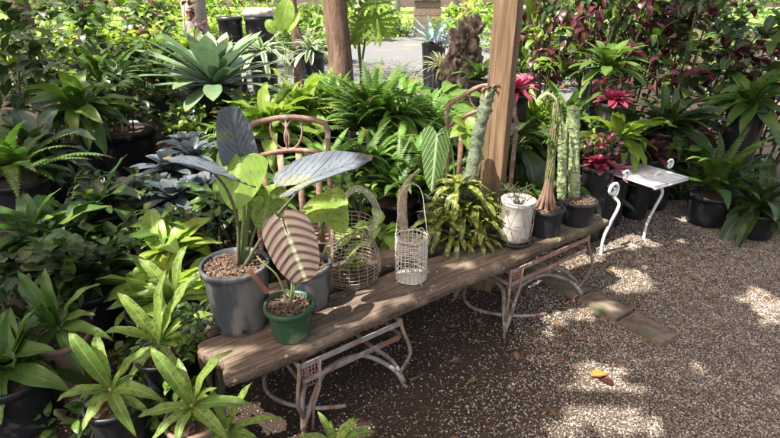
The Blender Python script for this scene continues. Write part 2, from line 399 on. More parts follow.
def post_mat():
    m, t, b = new_mat('sawn_timber'); g = noise_(t, 5, 5, coord(t, (9, 9, .5)), .65); g2 = noise_(t, 3, 2, coord(t, (40, 40, 1.2)))
    col = mix_(t, sstep(t, g, .35, .65), (.11, .065, .035), (.24, .155, .085)); col = mix_(t, math_(t, 'MULTIPLY', sstep(t, g2, .52, .66), .6), col, (.13, .07, .03)); g3 = noise_(t, 3, 3, coord(t, (55, 55, .7)), .6); col = mix_(t, math_(t, 'MULTIPLY', sstep(t, g3, .62, .65), .9), col, (.03, .018, .01)); col = mix_(t, math_(t, 'MULTIPLY', sstep(t, noise_(t, 4, 4, coord(t)), .55, .7), .4), col, (.10, .075, .055))
    t.links.new(col, b.inputs['Base Color']); b.inputs['Roughness'].default_value = .75; bump_(t, b, g2, .4, .003); return m
M['post'] = post_mat()
def ground_mat():
    m, t, b = new_mat('soil_and_grit'); oc = coord(t)
    big = noise_(t, 1.3, 4, oc); gr = noise_(t, 160, 3, oc, .7); vo = N_(t, 'ShaderNodeTexVoronoi'); vo.inputs['Scale'].default_value = 110; t.links.new(oc, vo.inputs['Vector'])
    col = mix_(t, sstep(t, gr, .35, .65), (.022, .014, .010), (.07, .048, .035))
    spc = N_(t, 'ShaderNodeSeparateColor'); t.links.new(vo.outputs['Color'], spc.inputs[0])
    st = math_(t, 'MULTIPLY', sstep(t, spc.outputs[0], .72, .78), math_(t, 'SUBTRACT', 1., sstep(t, vo.outputs['Distance'], .25, .45)))
    col = mix_(t, math_(t, 'MULTIPLY', st, sstep(t, big, .38, .6)), col, (.26, .22, .18))
    col = mix_(t, math_(t, 'MULTIPLY', sstep(t, noise_(t, 3.1, 3, oc), .5, .7), .4), col, (.07, .04, .028))
    sp = N_(t, 'ShaderNodeSeparateXYZ'); t.links.new(oc, sp.inputs[0])      # pale grit strewn on the open right side
    ps = math_(t, 'SUBTRACT', math_(t, 'MULTIPLY', sp.outputs[0], .8), math_(t, 'MULTIPLY', sp.outputs[1], .6)); ps = math_(t, 'ADD', ps, math_(t, 'MULTIPLY', big, .7))
    col = mix_(t, math_(t, 'MULTIPLY', sstep(t, ps, -.4, .5), sstep(t, noise_(t, 95, 3, oc, .8), .42, .58)), col, (.24, .2, .16))
    t.links.new(col, b.inputs['Base Color']); b.inputs['Roughness'].default_value = .95; b.inputs['Specular IOR Level'].default_value = .2
    bump_(t, b, math_(t, 'ADD', gr, st), .8, .01); return m
M['ground'] = ground_mat()
M['pathstone'] = leaf_mat('path_pebble', (.07, .07, .075), (.24, .24, .24), mid=False, rough=.85, tr=0, tips=False)
M['gravel'] = surf('pale_gravel', (.085, .088, .092), (.15, .155, .16), 26, .95, .6, .01, (.2, .17, .13), .8)
M['lawn'] = surf('lawn_grass', (.10, .2, .03), (.2, .33, .05), 30, .9, .6, .02, (.25, .3, .1), .6)
M['brownstem'] = surf('brown_green_stem', (.07, .09, .03), (.2, .19, .09), 60, .6, .5, .003, (.2, .12, .07), 16)

# ================================================================ GROUND
def sheet(name, pts, z, mat, kind='structure', th=None):
    mb = MB(); n = len(pts); mb.add([(x, y, z) for x, y in pts], [tuple(range(n))]); o = mb.build(name, mat, smooth=False); tag(o, kind=kind); return o
sheet('ground', [(-400, -60), (400, -60), (400, 600), (-400, 600)], 0, M['ground'])
def wobble(pts, k=5, a=.25):
    out = []
    for i in range(len(pts)):
        p, q = Vector(pts[i]), Vector(pts[(i + 1) % len(pts)])
        for j in range(k):
            c = p + (q - p) * (j / k); out.append((c.x + rng.uniform(-a, a), c.y + rng.uniform(-a, a)))
    return out
sheet('gravel_path', wobble([(-3.6, 7.2), (-1.2, 5.6), (.1, 4.7), (.75, 4.3), (1.6, 5.2), (3.2, 8.), (6.5, 14), (14, 24), (9, 26), (-6, 25), (-5, 15)]), .004, M['gravel'])
sheet('lawn', wobble([(-60, 25.5), (-6, 25.5), (9, 26.5), (14, 24.5), (60, 24), (60, 80), (-60, 80)], 6, .4), .008, M['lawn'])

# pebbles lying on the soil (uncountable): one mesh
def pebbles(name, n, area, smin, smax, dens, seed=3, rndlo=.0):
    r = np.random.RandomState(seed); x0, x1, y0, y1 = area
    P = np.stack([r.uniform(x0, x1, n * 4), r.uniform(y0, y1, n * 4)], 1)
    keep = r.rand(len(P)) < dens(P[:, 0], P[:, 1]); P = P[keep][:n]; n = len(P)
    s = smin + (smax - smin) * r.rand(n) ** 2.5
    base = np.array([[1, 0, 0], [0, 1, 0], [-1, 0, 0], [0, -1, 0], [0, 0, 1], [0, 0, -1]], float)
    th = r.rand(n) * 6.28; c, sn = np.cos(th), np.sin(th)
    V = base[None] * (1 + r.uniform(-.3, .3, (n, 6, 1))) * s[:, None, None] * .5 * np.stack([r.uniform(.8, 1.3, n), r.uniform(.7, 1.1, n), r.uniform(.5, .8, n)], 1)[:, None]
    X = V[..., 0] * c[:, None] - V[..., 1] * sn[:, None] + P[:, 0, None]; Y = V[..., 0] * sn[:, None] + V[..., 1] * c[:, None] + P[:, 1, None]
    Z = V[..., 2] + s[:, None] * .15 + .002
    V = np.stack([X, Y, Z], -1).reshape(-1, 3)
    F = np.array([[0, 1, 4], [1, 2, 4], [2, 3, 4], [3, 0, 4], [1, 0, 5], [2, 1, 5], [3, 2, 5], [0, 3, 5]])
    F = (F[None] + (np.arange(n) * 6)[:, None, None]).reshape(-1, 3)
    me = bpy.data.meshes.new(name); me.from_pydata(V, [], F) if False else None
    me.vertices.add(len(V)); me.vertices.foreach_set('co', V.ravel()); me.loops.add(F.size); me.loops.foreach_set('vertex_index', F.ravel().astype(np.int32))
    me.polygons.add(len(F)); me.polygons.foreach_set('loop_start', np.arange(0, F.size, 3, dtype=np.int32))
    me.update(calc_edges=True); me.polygons.foreach_set('use_smooth', [True] * len(F))
    me.uv_layers.new(name='UVMap'); at = me.attributes.new('rnd', 'FLOAT', 'POINT'); at.data.foreach_set('value', np.repeat(rndlo + (1 - rndlo) * r.rand(n) ** 1.3, 6).astype(np.float32))
    me.materials.append(M['pathstone' if name == 'path_stones' else 'pebble']); o = bpy.data.objects.new(name, me); COL.objects.link(o); tag(o, kind='stuff'); return o
def vn(x, y, s, seed):                       # cheap value noise for numpy arrays
    return .5 + .25 * (np.sin(x * s + seed) * np.cos(y * s * 1.3 + seed * 2) + np.sin((x + y) * s * 1.9 + seed * 3) * np.cos((x - y) * s * 2.3))
def dens(x, y):
    # sparse on the bare soil below the bench, thick to the front right
    d = .035 + .95 * np.clip((x * .75 - (y - 1.25) * .55 + .05) / .9, 0, 1)
    d = d + .28 * (x > .6) * (y > 1.7)
    d = d * (.55 + .9 * vn(x, y, 4.3, 1.7)) + .08 * vn(x, y, 9, 4)
    return np.clip(d, .03, 1)
pebbles('gravel_stones', 290000, (-1.4, 2.6, .95, 3.6), .0022, .0105, dens)
pebbles('path_stones', 9000, (-2.5, 3.5, 4.8, 13), .015, .05, lambda x, y: np.clip(.9 - (y - 5) * .07, .1, 1) * (abs(x - .6) < 2.2 + (y - 5) * .2), 5, .3)

mb = MB()
for i in range(420):
    x, y = rng.uniform(-1.5, 2.6), 1.1 + 3.1 * rng.random()
    if i % 3: x = .9 + rng.gauss(0, .5) + (y - 2.4) * .4; y = 2.5 + rng.gauss(0, .45)
    s = rng.uniform(.012, .04); leaf(mb, (x, y, .006), rng.uniform(0, 6.3), R(rng.uniform(-4, 10)), s * 1.6, s * .8, .4, 'lance', 4, .2)
tag(mb.build('leaf_litter', M['litter']), kind='stuff')
mb = MB(); p = G(599, 378); leaf(mb, p + Vector((-.035, 0, .012)), .2, .15, .075, .042, .5, 'lance', 8, .35, .05)
tag(mb.build('fallen_leaf', M['orange']), 'orange fallen leaf lying on the sunlit gravel patch', 'leaf')
mb = MB(); p = G(621, 387); leaf(mb, p + Vector((-.03, 0, .01)), 2.4, .1, .06, .04, .5, 'lance', 8, .3, .05)
tag(mb.build('fallen_leaf', M['crot']), 'dark red fallen leaf at the edge of the gravel patch', 'leaf')

# stone edging behind the bench
a, b_ = G(520, 262), G(640, 328); dv = (b_ - a); L_ = dv.length; d_ = dv.normalized(); pv = Vector((-d_.y, d_.x, 0)); az_ = math.atan2(d_.y, d_.x)
for i in range(-2, 4):
    mb = MB(); w_ = .215
    c = a + d_ * (w_ * (i + .5) + .02 * i) + Vector((0, 0, .022)); nn = 9
    vs = []; fs = []
    for j in range(nn + 1):
        for k in range(7):
            x = (j / nn - .5) * w_; y = (k / 6 - .5) * .14; ed = 1 if (j in (0, nn) or k in (0, 6)) else 0
            q = noise.noise(Vector((x * 22 + i * 7, y * 22, 0))) * .006
            vs.append((x + (rng.uniform(-.003, .003) if ed else 0), y + (rng.uniform(-.003, .003) if ed else 0), .012 + q - (.006 if ed else 0)))
    for j in range(nn):
        for k in range(6): fs.append((j * 7 + k, (j + 1) * 7 + k, (j + 1) * 7 + k + 1, j * 7 + k + 1))
    ring = [j * 7 for j in range(nn + 1)] + [nn * 7 + k for k in range(1, 7)] + [j * 7 + 6 for j in range(nn - 1, -1, -1)] + [k for k in range(5, 0, -1)]
    o0 = len(vs); vs += [(vs[r_][0] * 1.02, vs[r_][1] * 1.02, -.022) for r_ in ring]
    for j in range(len(ring)):
        j2 = (j + 1) % len(ring); fs.append((ring[j], o0 + j, o0 + j2, ring[j2]))
    mb.add(vs, fs); o = mb.build('edging_stone', M['stone'], smooth=False); o.location = c + pv * rng.uniform(-.008, .008); o.rotation_euler = (0, 0, az_ + rng.uniform(-.03, .03))
    tag(o, ['worn stone block at the hidden inner end of the low edging', 'second stone block from the hidden inner end of the edging', 'stone block of the edging just behind the rusty stand', 'stone block of the edging beside the outer leg of the rusty stand', 'stone block in the open stretch of edging past the stand', 'last but one stone block at the near end of the edging', 'stone block ending the edging nearest the viewer'][i + 2], 'stone block', 'stone blocks of the garden edging')

# ================================================================ BENCH: two boards on two iron stands
FL = G(238, 374, .36); U2 = (G(607, 218, .43) - FL); U2.z = 0; LEN = U2.length; U2.normalize(); V2 = Vector((-U2.y, U2.x, 0)); SL = .07 / LEN
def top(a, b, h=0): return FL + U2 * a + V2 * b + Vector((0, 0, SL * a + h))
def on_plank(px, py):
    p = G(px, py, .38)
    for _ in range(4):
        a = (p - FL).dot(U2); p = G(px, py, .36 + SL * a)
    return p
def board(name, a0, a1, b0, b1, thick, seed, label, taper=0., gapf=None):
    nx, ny = 170, 40; vs = []; fs = []; uv = []
    for side in (0, 1):
        for i in range(nx + 1):
            t = i / nx
            for j in range(ny + 1):
                s = j / ny
                x0 = a0 + (.05 * noise.noise(Vector((s * 3.5, seed, 1))) + (b0 == 0) * -.06 * s + .01 * noise.noise(Vector((s * 19, seed, 4)))); x1 = a1 + .03 * noise.noise(Vector((s * 5, seed, 9)))
                x = x0 + (x1 - x0) * t
                ya = b0 + .012 * noise.noise(Vector((x * 3, seed, 2))) + .006 * noise.noise(Vector((x * 14, seed, 2))) + .004 * noise.noise(Vector((x * 45, seed, 2)))
                yb = b1 - taper * t + .014 * noise.noise(Vector((x * 2.6, seed, 5))) + .006 * noise.noise(Vector((x * 13, seed, 7)))
                y = ya + (yb - ya) * s
                ed = min(s, 1 - s) * (yb - ya); ee = min(t, 1 - t) * (a1 - a0)
                rd = -.012 * max(0, 1 - ed / .02) ** 2 - .01 * max(0, 1 - ee / .015) ** 2
                gr = .003 * noise.noise(Vector((x * 1.2, y * 60, seed))) + .002 * noise.noise(Vector((x * 9, y * 110, seed))) - .05 * max(0, noise.noise(Vector((x * 1.1, y * 42, seed + 6))) - .38) + .004 * noise.noise(Vector((x * 7, y * 9, seed + 3)))
                z = (rd + gr) if side == 0 else -thick + .004 * noise.noise(Vector((x * 5, y * 12, seed + 8)))
                vs.append((x, y, z)); uv.append((t, s))
    K = (nx + 1) * (ny + 1); idx = lambda sd_, i, j: sd_ * K + i * (ny + 1) + j
    for i in range(nx):
        for j in range(ny):
            fs.append((idx(0, i, j), idx(0, i + 1, j), idx(0, i + 1, j + 1), idx(0, i, j + 1))); fs.append((idx(1, i, j), idx(1, i, j + 1), idx(1, i + 1, j + 1), idx(1, i + 1, j)))
    for i in range(nx):
        for j in (0, ny):
            q = (idx(0, i, j), idx(1, i, j), idx(1, i + 1, j), idx(0, i + 1, j)); fs.append(q if j == 0 else q[::-1])
    for j in range(ny):
        for i in (0, nx):
            q = (idx(0, i, j), idx(0, i, j + 1), idx(1, i, j + 1), idx(1, i, j)); fs.append(q if i == 0 else q[::-1])
    m = MB(); m.add(vs, fs, uv); o = m.build(name, M['plank'])
    X = Vector((U2.x, U2.y, SL)).normalized(); Y = V2; Z = X.cross(Y)
    o.matrix_world = Matrix(((X.x, Y.x, Z.x, FL.x), (X.y, Y.y, Z.y, FL.y), (X.z, Y.z, Z.z, FL.z), (0, 0, 0, 1)))
    tag(o, label, 'wooden board', 'weathered boards of the plant bench'); return o
board('wooden_board', -.03, LEN + .01, 0, .245, .046, 1.3, 'broad weathered wooden board at the front of the plant bench', .04)
board('wooden_board', -.02, LEN - .16, .278, .46, .042, 5.1, 'darker back board of the plant bench behind the long crack', .03)

def iron_stand(a0, a1, b0, b1, label, mat, seed, splay=.03):
    c = top((a0 + a1) / 2, (b0 + b1) / 2); r = root('iron_stand', label, 'metal stand', (c.x, c.y, 0), 'iron stands under the bench')
    C = {}
    for i, a in enumerate((a0, a1)):
        for j, b in enumerate((b0, b1)):
            t_ = top(a, b, -.052); oa = (-1, 1)[i]; ob = (-1, 1)[j]; h = t_.z
            pt = lambda k, zz, t_=t_, oa=oa, ob=ob: Vector((t_.x, t_.y, zz)) + (U2 * oa + V2 * ob) * k
            pts = [pt(.0, h), pt(.005, h * .86), pt(.022, h * .68), pt(.028, h * .52), pt(.012, h * .34), pt(-.002, h * .18), pt(.012, .012), pt(.022, .004)]
            C[i, j] = pt; m = MB(); tube(m, spline(pts, 4), .0075, 7); m.build('leg', M['rustleg'], r)
    def rail(p, q, rad=.006, flat=None, name='rail', mm=None):
        m = MB(); d = (q - p); cc = (p + q) / 2
        M_ = d.normalized(); s = Vector((-M_.y, M_.x, 0)).normalized(); u = M_.cross(s)
        ww, hh = flat; vs = [e + s * x * ww / 2 + u * y * hh / 2 for e in (p, q) for x, y in ((-1, -1), (1, -1), (1, 1), (-1, 1))]
        m.add(vs, [(0, 1, 2, 3), (7, 6, 5, 4), (0, 4, 5, 1), (1, 5, 6, 2), (2, 6, 7, 3), (3, 7, 4, 0)]); m.build(name, mm or mat, r, smooth=False)
    for (i, j), (k, l) in (((0, 0), (1, 0)), ((0, 1), (1, 1)), ((0, 0), (0, 1)), ((1, 0), (1, 1))):
        for dz in (-.016, -.08):
            f = lambda i_, j_: C[i_, j_](.002, top((a0, a1)[i_], (b0, b1)[j_], -.052).z + dz)
            p, q = f(i, j), f(k, l); s = (q - p).normalized() * .008
            rail(p + s, q - s, flat=(.006, .02))
        # arched stretcher between the feet
        p, q = C[i, j](.012, .03), C[k, l](.012, .03); mid = (p + q) / 2; inw = (c - mid); inw.z = 0; inw = inw.normalized() * .09
        hh = .14; m = MB(); tube(m, spline([p, p.lerp(q, .12) + Vector((0, 0, hh * .6)) + inw * .3, p.lerp(q, .34) + Vector((0, 0, hh)) + inw, p.lerp(q, .66) + Vector((0, 0, hh)) + inw, p.lerp(q, .88) + Vector((0, 0, hh * .6)) + inw * .3, q], 6), .0095, 8)
        m.build('stretcher', M['rustgrey'], r)
    m = MB(); tube(m, [Vector((c.x, c.y, 0)) + U2 * (.31 if a0 > 1 else .27) * math.cos(t) + V2 * .24 * math.sin(t) + Vector((0, 0, .07 + .02 * math.sin(2 * t))) for t in [1.0 + i * .085 for i in range(42)]], .008, 7); m.build('ring_stretcher', M['rustgrey'], r)
    # lattice panel at the near corner
    m = MB(); p = C[0, 0](.0, top(a0, b0, -.052).z - .012)
    for k in range(6):
        tube(m, [p + U2 * (.008 + k * .012), p + U2 * (.008 + k * .012) + Vector((0, 0, -.1))], .0022, 4); tube(m, [p + U2 * .006 + Vector((0, 0, -.008 - k * .018)), p + U2 * .074 + Vector((0, 0, -.008 - k * .018))], .0022, 4)
    tube(m, [p + U2 * .076, p + U2 * .07 + Vector((0, 0, -.12)), p + U2 * .04 + Vector((0, 0, -.2)), p + U2 * .03 + Vector((0, 0, -.3))], .006, 6)
    m.build('lattice_panel', M['rust'], r)
    return r
iron_stand(.2, .62, -.012, .38, 'grey iron stand with flat rails and curved legs under the near end of the bench', M['rustgrey'], 1)
iron_stand(1.22, 1.76, -.005, .33, 'brown rusty iron stand under the far end of the bench by the stone edging', M['rust'], 2)

# ================================================================ POTS
def pot(r_, p, rt, rb, h, mat, holes=True, soil=True, rimh=.022, soil_drop=.02, wall=.004, chips=140, cs=.012, ridges=False, name='pot'):
    m = MB(); prof = [(rb * .96, 0), (rb, .004)]
    n = 10
    for k in range(1, n):
        t = k / n; prof.append((rb + (rt - rb) * t + (.0015 if ridges and k % 3 == 0 else 0), h * t))
    prof += [(rt, h - rimh), (rt + .006, h - rimh + .002), (rt + .007, h - .003), (rt + .004, h), (rt - wall, h), (rt - wall - .002, h - rimh), (rb, .01)]
    lathe(m, prof, p, 40, .012); po = m.build(name, mat, r_)
    if holes:
        m = MB()
        for k in range(6):
            t = -1.2 + k * 1.047; rr = rb + (rt - rb) * (.025 / h) + .0008; c = Vector(p) + Vector((math.cos(t) * rr * 1.008, math.sin(t) * rr * 1.008, .025))
            vs = [c + Vector((-math.sin(t), math.cos(t), 0)) * math.cos(q) * .011 + Vector((0, 0, 1)) * math.sin(q) * .011 for q in [i * math.pi / 5 for i in range(10)]]
            m.add(vs, [tuple(range(10))])
        m.build('drain_hole', M['blackpot'], po, smooth=False)['kind'] = 'stuff'
    if soil:
        m = MB(); zz = h - soil_drop; rs = rt - wall - .002; vs = [Vector(p) + Vector((0, 0, zz + .006))]; fs = []
        for j in range(1, 6):
            for k in range(24):
                t = k * math.pi / 12; rr = rs * j / 5; vs.append(Vector(p) + Vector((rr * math.cos(t), rr * math.sin(t), zz + .006 * (1 - j / 5) + rng.uniform(-.002, .003))))
        for k in range(24):
            fs.append((0, 1 + k, 1 + (k + 1) % 24))
            for j in range(4): fs.append((1 + j * 24 + k, 1 + (j + 1) * 24 + k, 1 + (j + 1) * 24 + (k + 1) % 24, 1 + j * 24 + (k + 1) % 24))
        m.add(vs, fs); so_ = m.build('potting_soil', M['soil'], r_)
        if chips:
            m = MB()
            for k in range(chips):
                t = rng.random() * 6.283; rr = rs * .96 * math.sqrt(rng.random()); s = cs * rng.uniform(.5, 1.2)
                c = Vector(p) + Vector((rr * math.cos(t), rr * math.sin(t), zz + .008 + rng.uniform(0, .004)))
                Mx = Matrix.Rotation(rng.random() * 6.3, 3, 'Z') @ Matrix.Rotation(rng.uniform(-.6, .6), 3, 'X') @ Matrix.Rotation(rng.uniform(-.6, .6), 3, 'Y')
                vs = [c + Mx @ Vector((s * a / 2 * rng.uniform(.7, 1.1), s * .6 * b / 2, s * .3 * d / 2)) for a in (-1, 1) for b in (-1, 1) for d in (-1, 1)]
                m.add(vs, [(0, 1, 3, 2), (4, 6, 7, 5), (0, 4, 5, 1), (2, 3, 7, 6), (0, 2, 6, 4), (1, 5, 7, 3)])
            m.build('bark_chips', M['chip'], so_, smooth=False)['kind'] = 'stuff'
    return po
def stem(r_, pts, r0=.006, r1=.0035, mat=None, name='stem'):
    m = MB(); P_ = spline(pts, 6); n = len(P_); tube(m, P_, [r0 + (r1 - r0) * i / (n - 1) for i in range(n)], 7); return m.build(name, mat or M['stem'], r_)

# 1. big grey pot with the blue-grey alocasia
pb = on_plank(243, 322); PY = pb.y
r = root('potted_alocasia', 'tall plant with large blue-grey arrow leaves in the big grey plastic pot', 'potted plant', pb)
rp = pxm(pb + Vector((0, 0, .2)), 32); ph = D(234, 262, PY).z - pb.z
pot(r, pb, rp, rp * .84, ph, M['greypot'], chips=800, cs=.010, soil_drop=.022)
sc_ = pb + Vector((.01, 0, ph - .02))
def F(px, py, dy=0): return D(px, py, PY + dy)
# upright leaf
O = F(240, 158, .06); stem(r, [sc_, sc_.lerp(O, .5) + Vector((.012, .02, 0)), O + Vector((0, .012, -.01))], .007, .004)
m = MB(); A_ = (F(229, 110, .0) - O); heart(m, O, A_, Vector((.25, -.9, .35)), A_.length, pxm(O, 37), .1, cup=.6, bend=.12, rip=.004, rnd=.3, depth=.4, pt=.6); m.build('leaf', M['aloc'], r)['label'] = 'upright rounded blue-grey leaf'
# lime hanging leaf
O = F(240, 160, .04); A_ = F(231, 210, -.02) - O; stem(r, [sc_ + Vector((.01, .01, 0)), sc_.lerp(O, .6) + Vector((.02, .05, 0)), O + Vector((.004, .02, 0)), O], .006, .003)
m = MB(); heart(m, O, A_, Vector((-.1, -1, .25)), A_.length, pxm(O, 54), .2, cup=-.15, bend=.1, rip=.003, rnd=.4, fold=.15); m.build('leaf', M['lime'], r)['label'] = 'lime green leaf hanging below the upright one'
# long leaf seen edge-on
O = F(213, 172, -.02); stem(r, [sc_, F(238, 225, -.01), F(228, 192, -.02), O], .007, .004, M['stem_dark'])
m = MB(); T_ = F(163, 156, -.06); A_ = T_ - O; heart(m, O, A_, Vector((.14, .13, .98)), A_.length, .16, .95, cup=.25, bend=.05, rip=.004, rnd=.7, fold=-.1); m.build('leaf', M['aloc'], r)['label'] = 'long blue-grey leaf seen edge-on'
# blue-grey horizontal arrow leaf
O = F(305, 181, .03); T_ = F(373, 154, .10); A_ = T_ - O
stem(r, [sc_ + Vector((.02, -.01, 0)), F(272, 222, 0), F(293, 197, .02), O], .0065, .004, M['stem_dark'])
m = MB(); heart(m, O, A_, Vector((-.22, -.35, .9)), A_.length, pxm(O, 48), .42, cup=.9, bend=.04, rip=.005, nrip=10, rnd=.9, fold=.0, wave=.02); m.build('leaf', M['aloc'], r)['label'] = 'wide blue-grey arrow leaf pointing to the chair'
# speckled olive leaf drooping right of the pot
for O, T_, W_, mk_ in ((F(268, 196, .12), F(262, 232, .05), 40, 'olive'), (F(252, 200, .1), F(236, 222, .1), 22, 'lime')):
    stem(r, [sc_ + Vector((.02, .01, 0)), sc_.lerp(O, .6) + Vector((.0, .03, 0)), O], .005, .003)
    m = MB(); heart(m, O, T_ - O, Vector((.1, -.8, .5)), (T_ - O).length, pxm(O, W_), .35, cup=-.3, bend=.2, rip=.004, wave=.03); m.build('leaf', M[mk_], r)
# label stuck on the pot rim
m = MB(); a = F(249, 270, -rp * .93 - .012); b = F(268, 293, -rp * .93 - .03)
d = (b - a).normalized(); s = Vector((.6, -.25, .75)); s = (s - d * s.dot(d)).normalized(); u = d.cross(s)
m.add([a + s * x * .011 + u * z * .001 + d * y * (b - a).length for y in (0, 1) for x in (-1, 1) for z in (-1, 1)], [(0, 1, 3, 2), (4, 6, 7, 5), (0, 4, 5, 1), (2, 3, 7, 6), (0, 2, 6, 4), (1, 5, 7, 3)])
tag(m.build('plant_label', M['tag'], smooth=False), 'brown plant label leaning on the rim of the big grey pot', 'plant label')

# 2. green pot with the pink striped leaf
pg = on_plank(292, 334); PY = pg.y; r = root('potted_striped_plant', 'small plant with one pink and brown striped leaf in the small green pot', 'potted plant', pg)
rp2 = pxm(pg + Vector((0, 0, .1)), 23.5); h2 = D(290, 303, PY).z - pg.z
pot(r, pg, rp2, rp2 * .78, h2, M['greenpot'], chips=330, cs=.009, soil_drop=.016, holes=False)
s2 = pg + Vector((.0, 0, h2 - .015)); O = F(289, 237, .0); T_ = F(306, 282, -.04)
stem(r, [s2, F(292, 286, .0), F(289, 262, .03), F(287, 246, .02), O], .0045, .003)
stem(r, [s2, F(278, 277, -.01), F(262, 262, .0), F(257, 256, .02)], .0035, .0025)
stem(r, [s2, F(297, 278, .02), F(300, 262, .03)], .004, .003)
m = MB(); tube(m, [s2 - Vector((0, 0, .01)), s2 + Vector((0, 0, .035))], [.009, .006], 8); m.build('stem', M['stem_dark'], r)
m = MB(); heart(m, O, T_ - O, Vector((.08, -1, .5)), (T_ - O).length, pxm(O, 51), .5, cup=-.25, bend=.08, rip=.0018, nrip=5.5, rnd=.5, depth=.05, pt=.75); m.build('leaf', M['pink'], r)

# 3. grey pot behind with lime speckled leaves
pc = on_plank(310, 302) ; pc = pc + V2 * .0; PY = pc.y; r = root('potted_speckled_plant', 'plant with large speckled lime leaves in the grey pot behind the small green pot', 'potted plant', pc)
rp3 = pxm(pc, 22); h3 = D(305, 262, PY).z - pc.z
pot(r, pc, rp3, rp3 * .85, h3, M['greypot'], chips=100, soil_drop=.02)
s3 = pc + Vector((0, 0, h3 - .02))
for O, T_, W_, N0 in ((F(331, 205, .05), F(300, 216, -.03), 34, (.1, -.6, .8)), (F(331, 205, .05), F(344, 233, .0), 30, (0, -.8, .6)), (F(332, 206, .05), F(338, 186, .1), 32, (0, -.7, .7)), (F(270, 202, .1), F(256, 226, .05), 26, (0, -.8, .5)), (F(276, 196, .1), F(262, 188, .1), 26, (0, -.6, .8))):
    stem(r, [s3, s3.lerp(O, .5) + Vector((0, .04, 0)), O], .004, .0028)
    m = MB(); heart(m, O, T_ - O, Vector(N0), (T_ - O).length, pxm(O, W_), .35, cup=-.2, bend=.15, rip=.003, wave=.05); m.build('leaf', M['limespot'], r)

# 4. round wire basket
pw = on_plank(352, 277); PY = pw.y; r = root('round_wire_basket', 'squat round rusty wire basket with a pinched neck and looped handle', 'wire basket', pw)
q1 = pxm(pw, 1.1); bp = [(22, 0), (25.5, 6), (26, 18), (23.5, 29), (19, 37), (18.5, 43), (20, 49), (21, 54)]
bp = [(a * q1, b * q1 * 1.02) for a, b in bp]
def rad_at(z, prof):
    for (r0, z0), (r1, z1) in zip(prof, prof[1:]):
        if z0 <= z <= z1: return r0 + (r1 - r0) * (z - z0) / (z1 - z0)
    return prof[-1][0]
m = MB(); zt = bp[-1][1]
for k in range(17):
    z = zt * k / 16; rr = rad_at(z, bp); tube(m, [pw + Vector((rr * math.cos(t), rr * math.sin(t), z + .002 + .002 * math.sin(3 * t + k))) for t in [i * math.pi / 14 for i in range(29)]], .0014, 4, False)
for k in range(20):
    t = k * math.pi / 10; tube(m, [pw + Vector((rad_at(zt * j / 16, bp) * 1.01 * math.cos(t), rad_at(zt * j / 16, bp) * 1.01 * math.sin(t), zt * j / 16)) for j in range(17)], .0013, 4, False)
bo = m.build('basket_body', M['wirerust'], r)
m = MB()
for k in range(5):
    o_ = (k - 2) * .007; tube(m, spline([D(340, 234, PY + o_), D(340 + k, 207, PY + o_), D(347 + k * .7, 191 + k, PY + o_), D(360, 186 + k * 1.4, PY + o_), D(374 - k, 197 + k, PY + o_), D(381 - k * 1.5, 216, PY + o_), D(370, 234, PY + o_)], 6), .0013, 4)
m.build('handle', M['wirewhite'], r)
m = MB()
for k in range(300):
    t = rng.random() * 6.28; rr = 22 * q1 * math.sqrt(rng.random()); leaf(m, pw + Vector((rr * math.cos(t), rr * math.sin(t), .006 + rng.random() * .02)), rng.random() * 6.3, rng.uniform(-.2, .5), .022, .011, .5, 'lance', 3)
m.build('leaf_scraps', M['chip'], r)
m = MB()
for k in range(26):
    leaf(m, pw + Vector((rng.uniform(-.02, .02), rng.uniform(-.02, .02), .03)), rng.random() * 6.3, rng.uniform(.5, 1.4), .05 + rng.random() * .04, .02, .8, 'lance', 5)
m.build('seedling', M['olive'], r)

# 5. white wire lantern basket with arched handle
pl = on_plank(411, 278); PY = pl.y; r = root('white_wire_basket', 'tall narrow white wire basket with a high arched handle near the bench front', 'wire basket', pl)
q1 = pxm(pl, 1.); rr = 15.5 * q1; hh = 46 * q1
m = MB()
for k in range(22):
    t = k * 2 * math.pi / 22; tube(m, [pl + Vector((rr * math.cos(t), rr * math.sin(t), .008)), pl + Vector((rr * .97 * math.cos(t + .03), rr * .97 * math.sin(t), hh))], .0018, 4)
for z, rad in ((.008, .0022), (.15 * hh, .0014), (.3 * hh, .0016), (.42 * hh, .0016), (.55 * hh, .002), (.62 * hh, .0018), (.7 * hh, .002), (.76 * hh, .0018), (.8 * hh, .002), (.85 * hh, .0018), (.9 * hh, .002), (hh, .003)):
    tube(m, [pl + Vector((rr * math.cos(t), rr * math.sin(t), z + .002 * math.sin(6 * t))) for t in [i * math.pi / 16 for i in range(33)]], rad, 5, False)
for k in range(11):                                       # woven upper band and scalloped rim
    t0 = k * 2 * math.pi / 11; tube(m, [pl + Vector((rr * 1.02 * math.cos(t0 + s), rr * 1.02 * math.sin(t0 + s), hh + .016 * math.sin(s / .571 * math.pi))) for s in [i * .0571 for i in range(11)]], .0015, 4)
    tube(m, [pl + Vector((rr * 1.02 * math.cos(t0 + s), rr * 1.02 * math.sin(t0 + s), hh * (.62 + .3 * s / .571))) for s in [i * .0571 for i in range(11)]], .0012, 4)
    tube(m, [pl + Vector((rr * 1.02 * math.cos(t0 + s), rr * 1.02 * math.sin(t0 + s), hh * (.92 - .3 * s / .571))) for s in [i * .0571 for i in range(11)]], .0012, 4)
m.build('basket_body', M['wirewhite'], r)
m = MB(); lathe(m, [(rr * .2, .004), (rr * .97, .004), (rr * .99, .008), (rr * .97, .012), (0.0005, .013)], pl, 28); m.build('base_disc', M['wirewhite'], r)
m = MB()
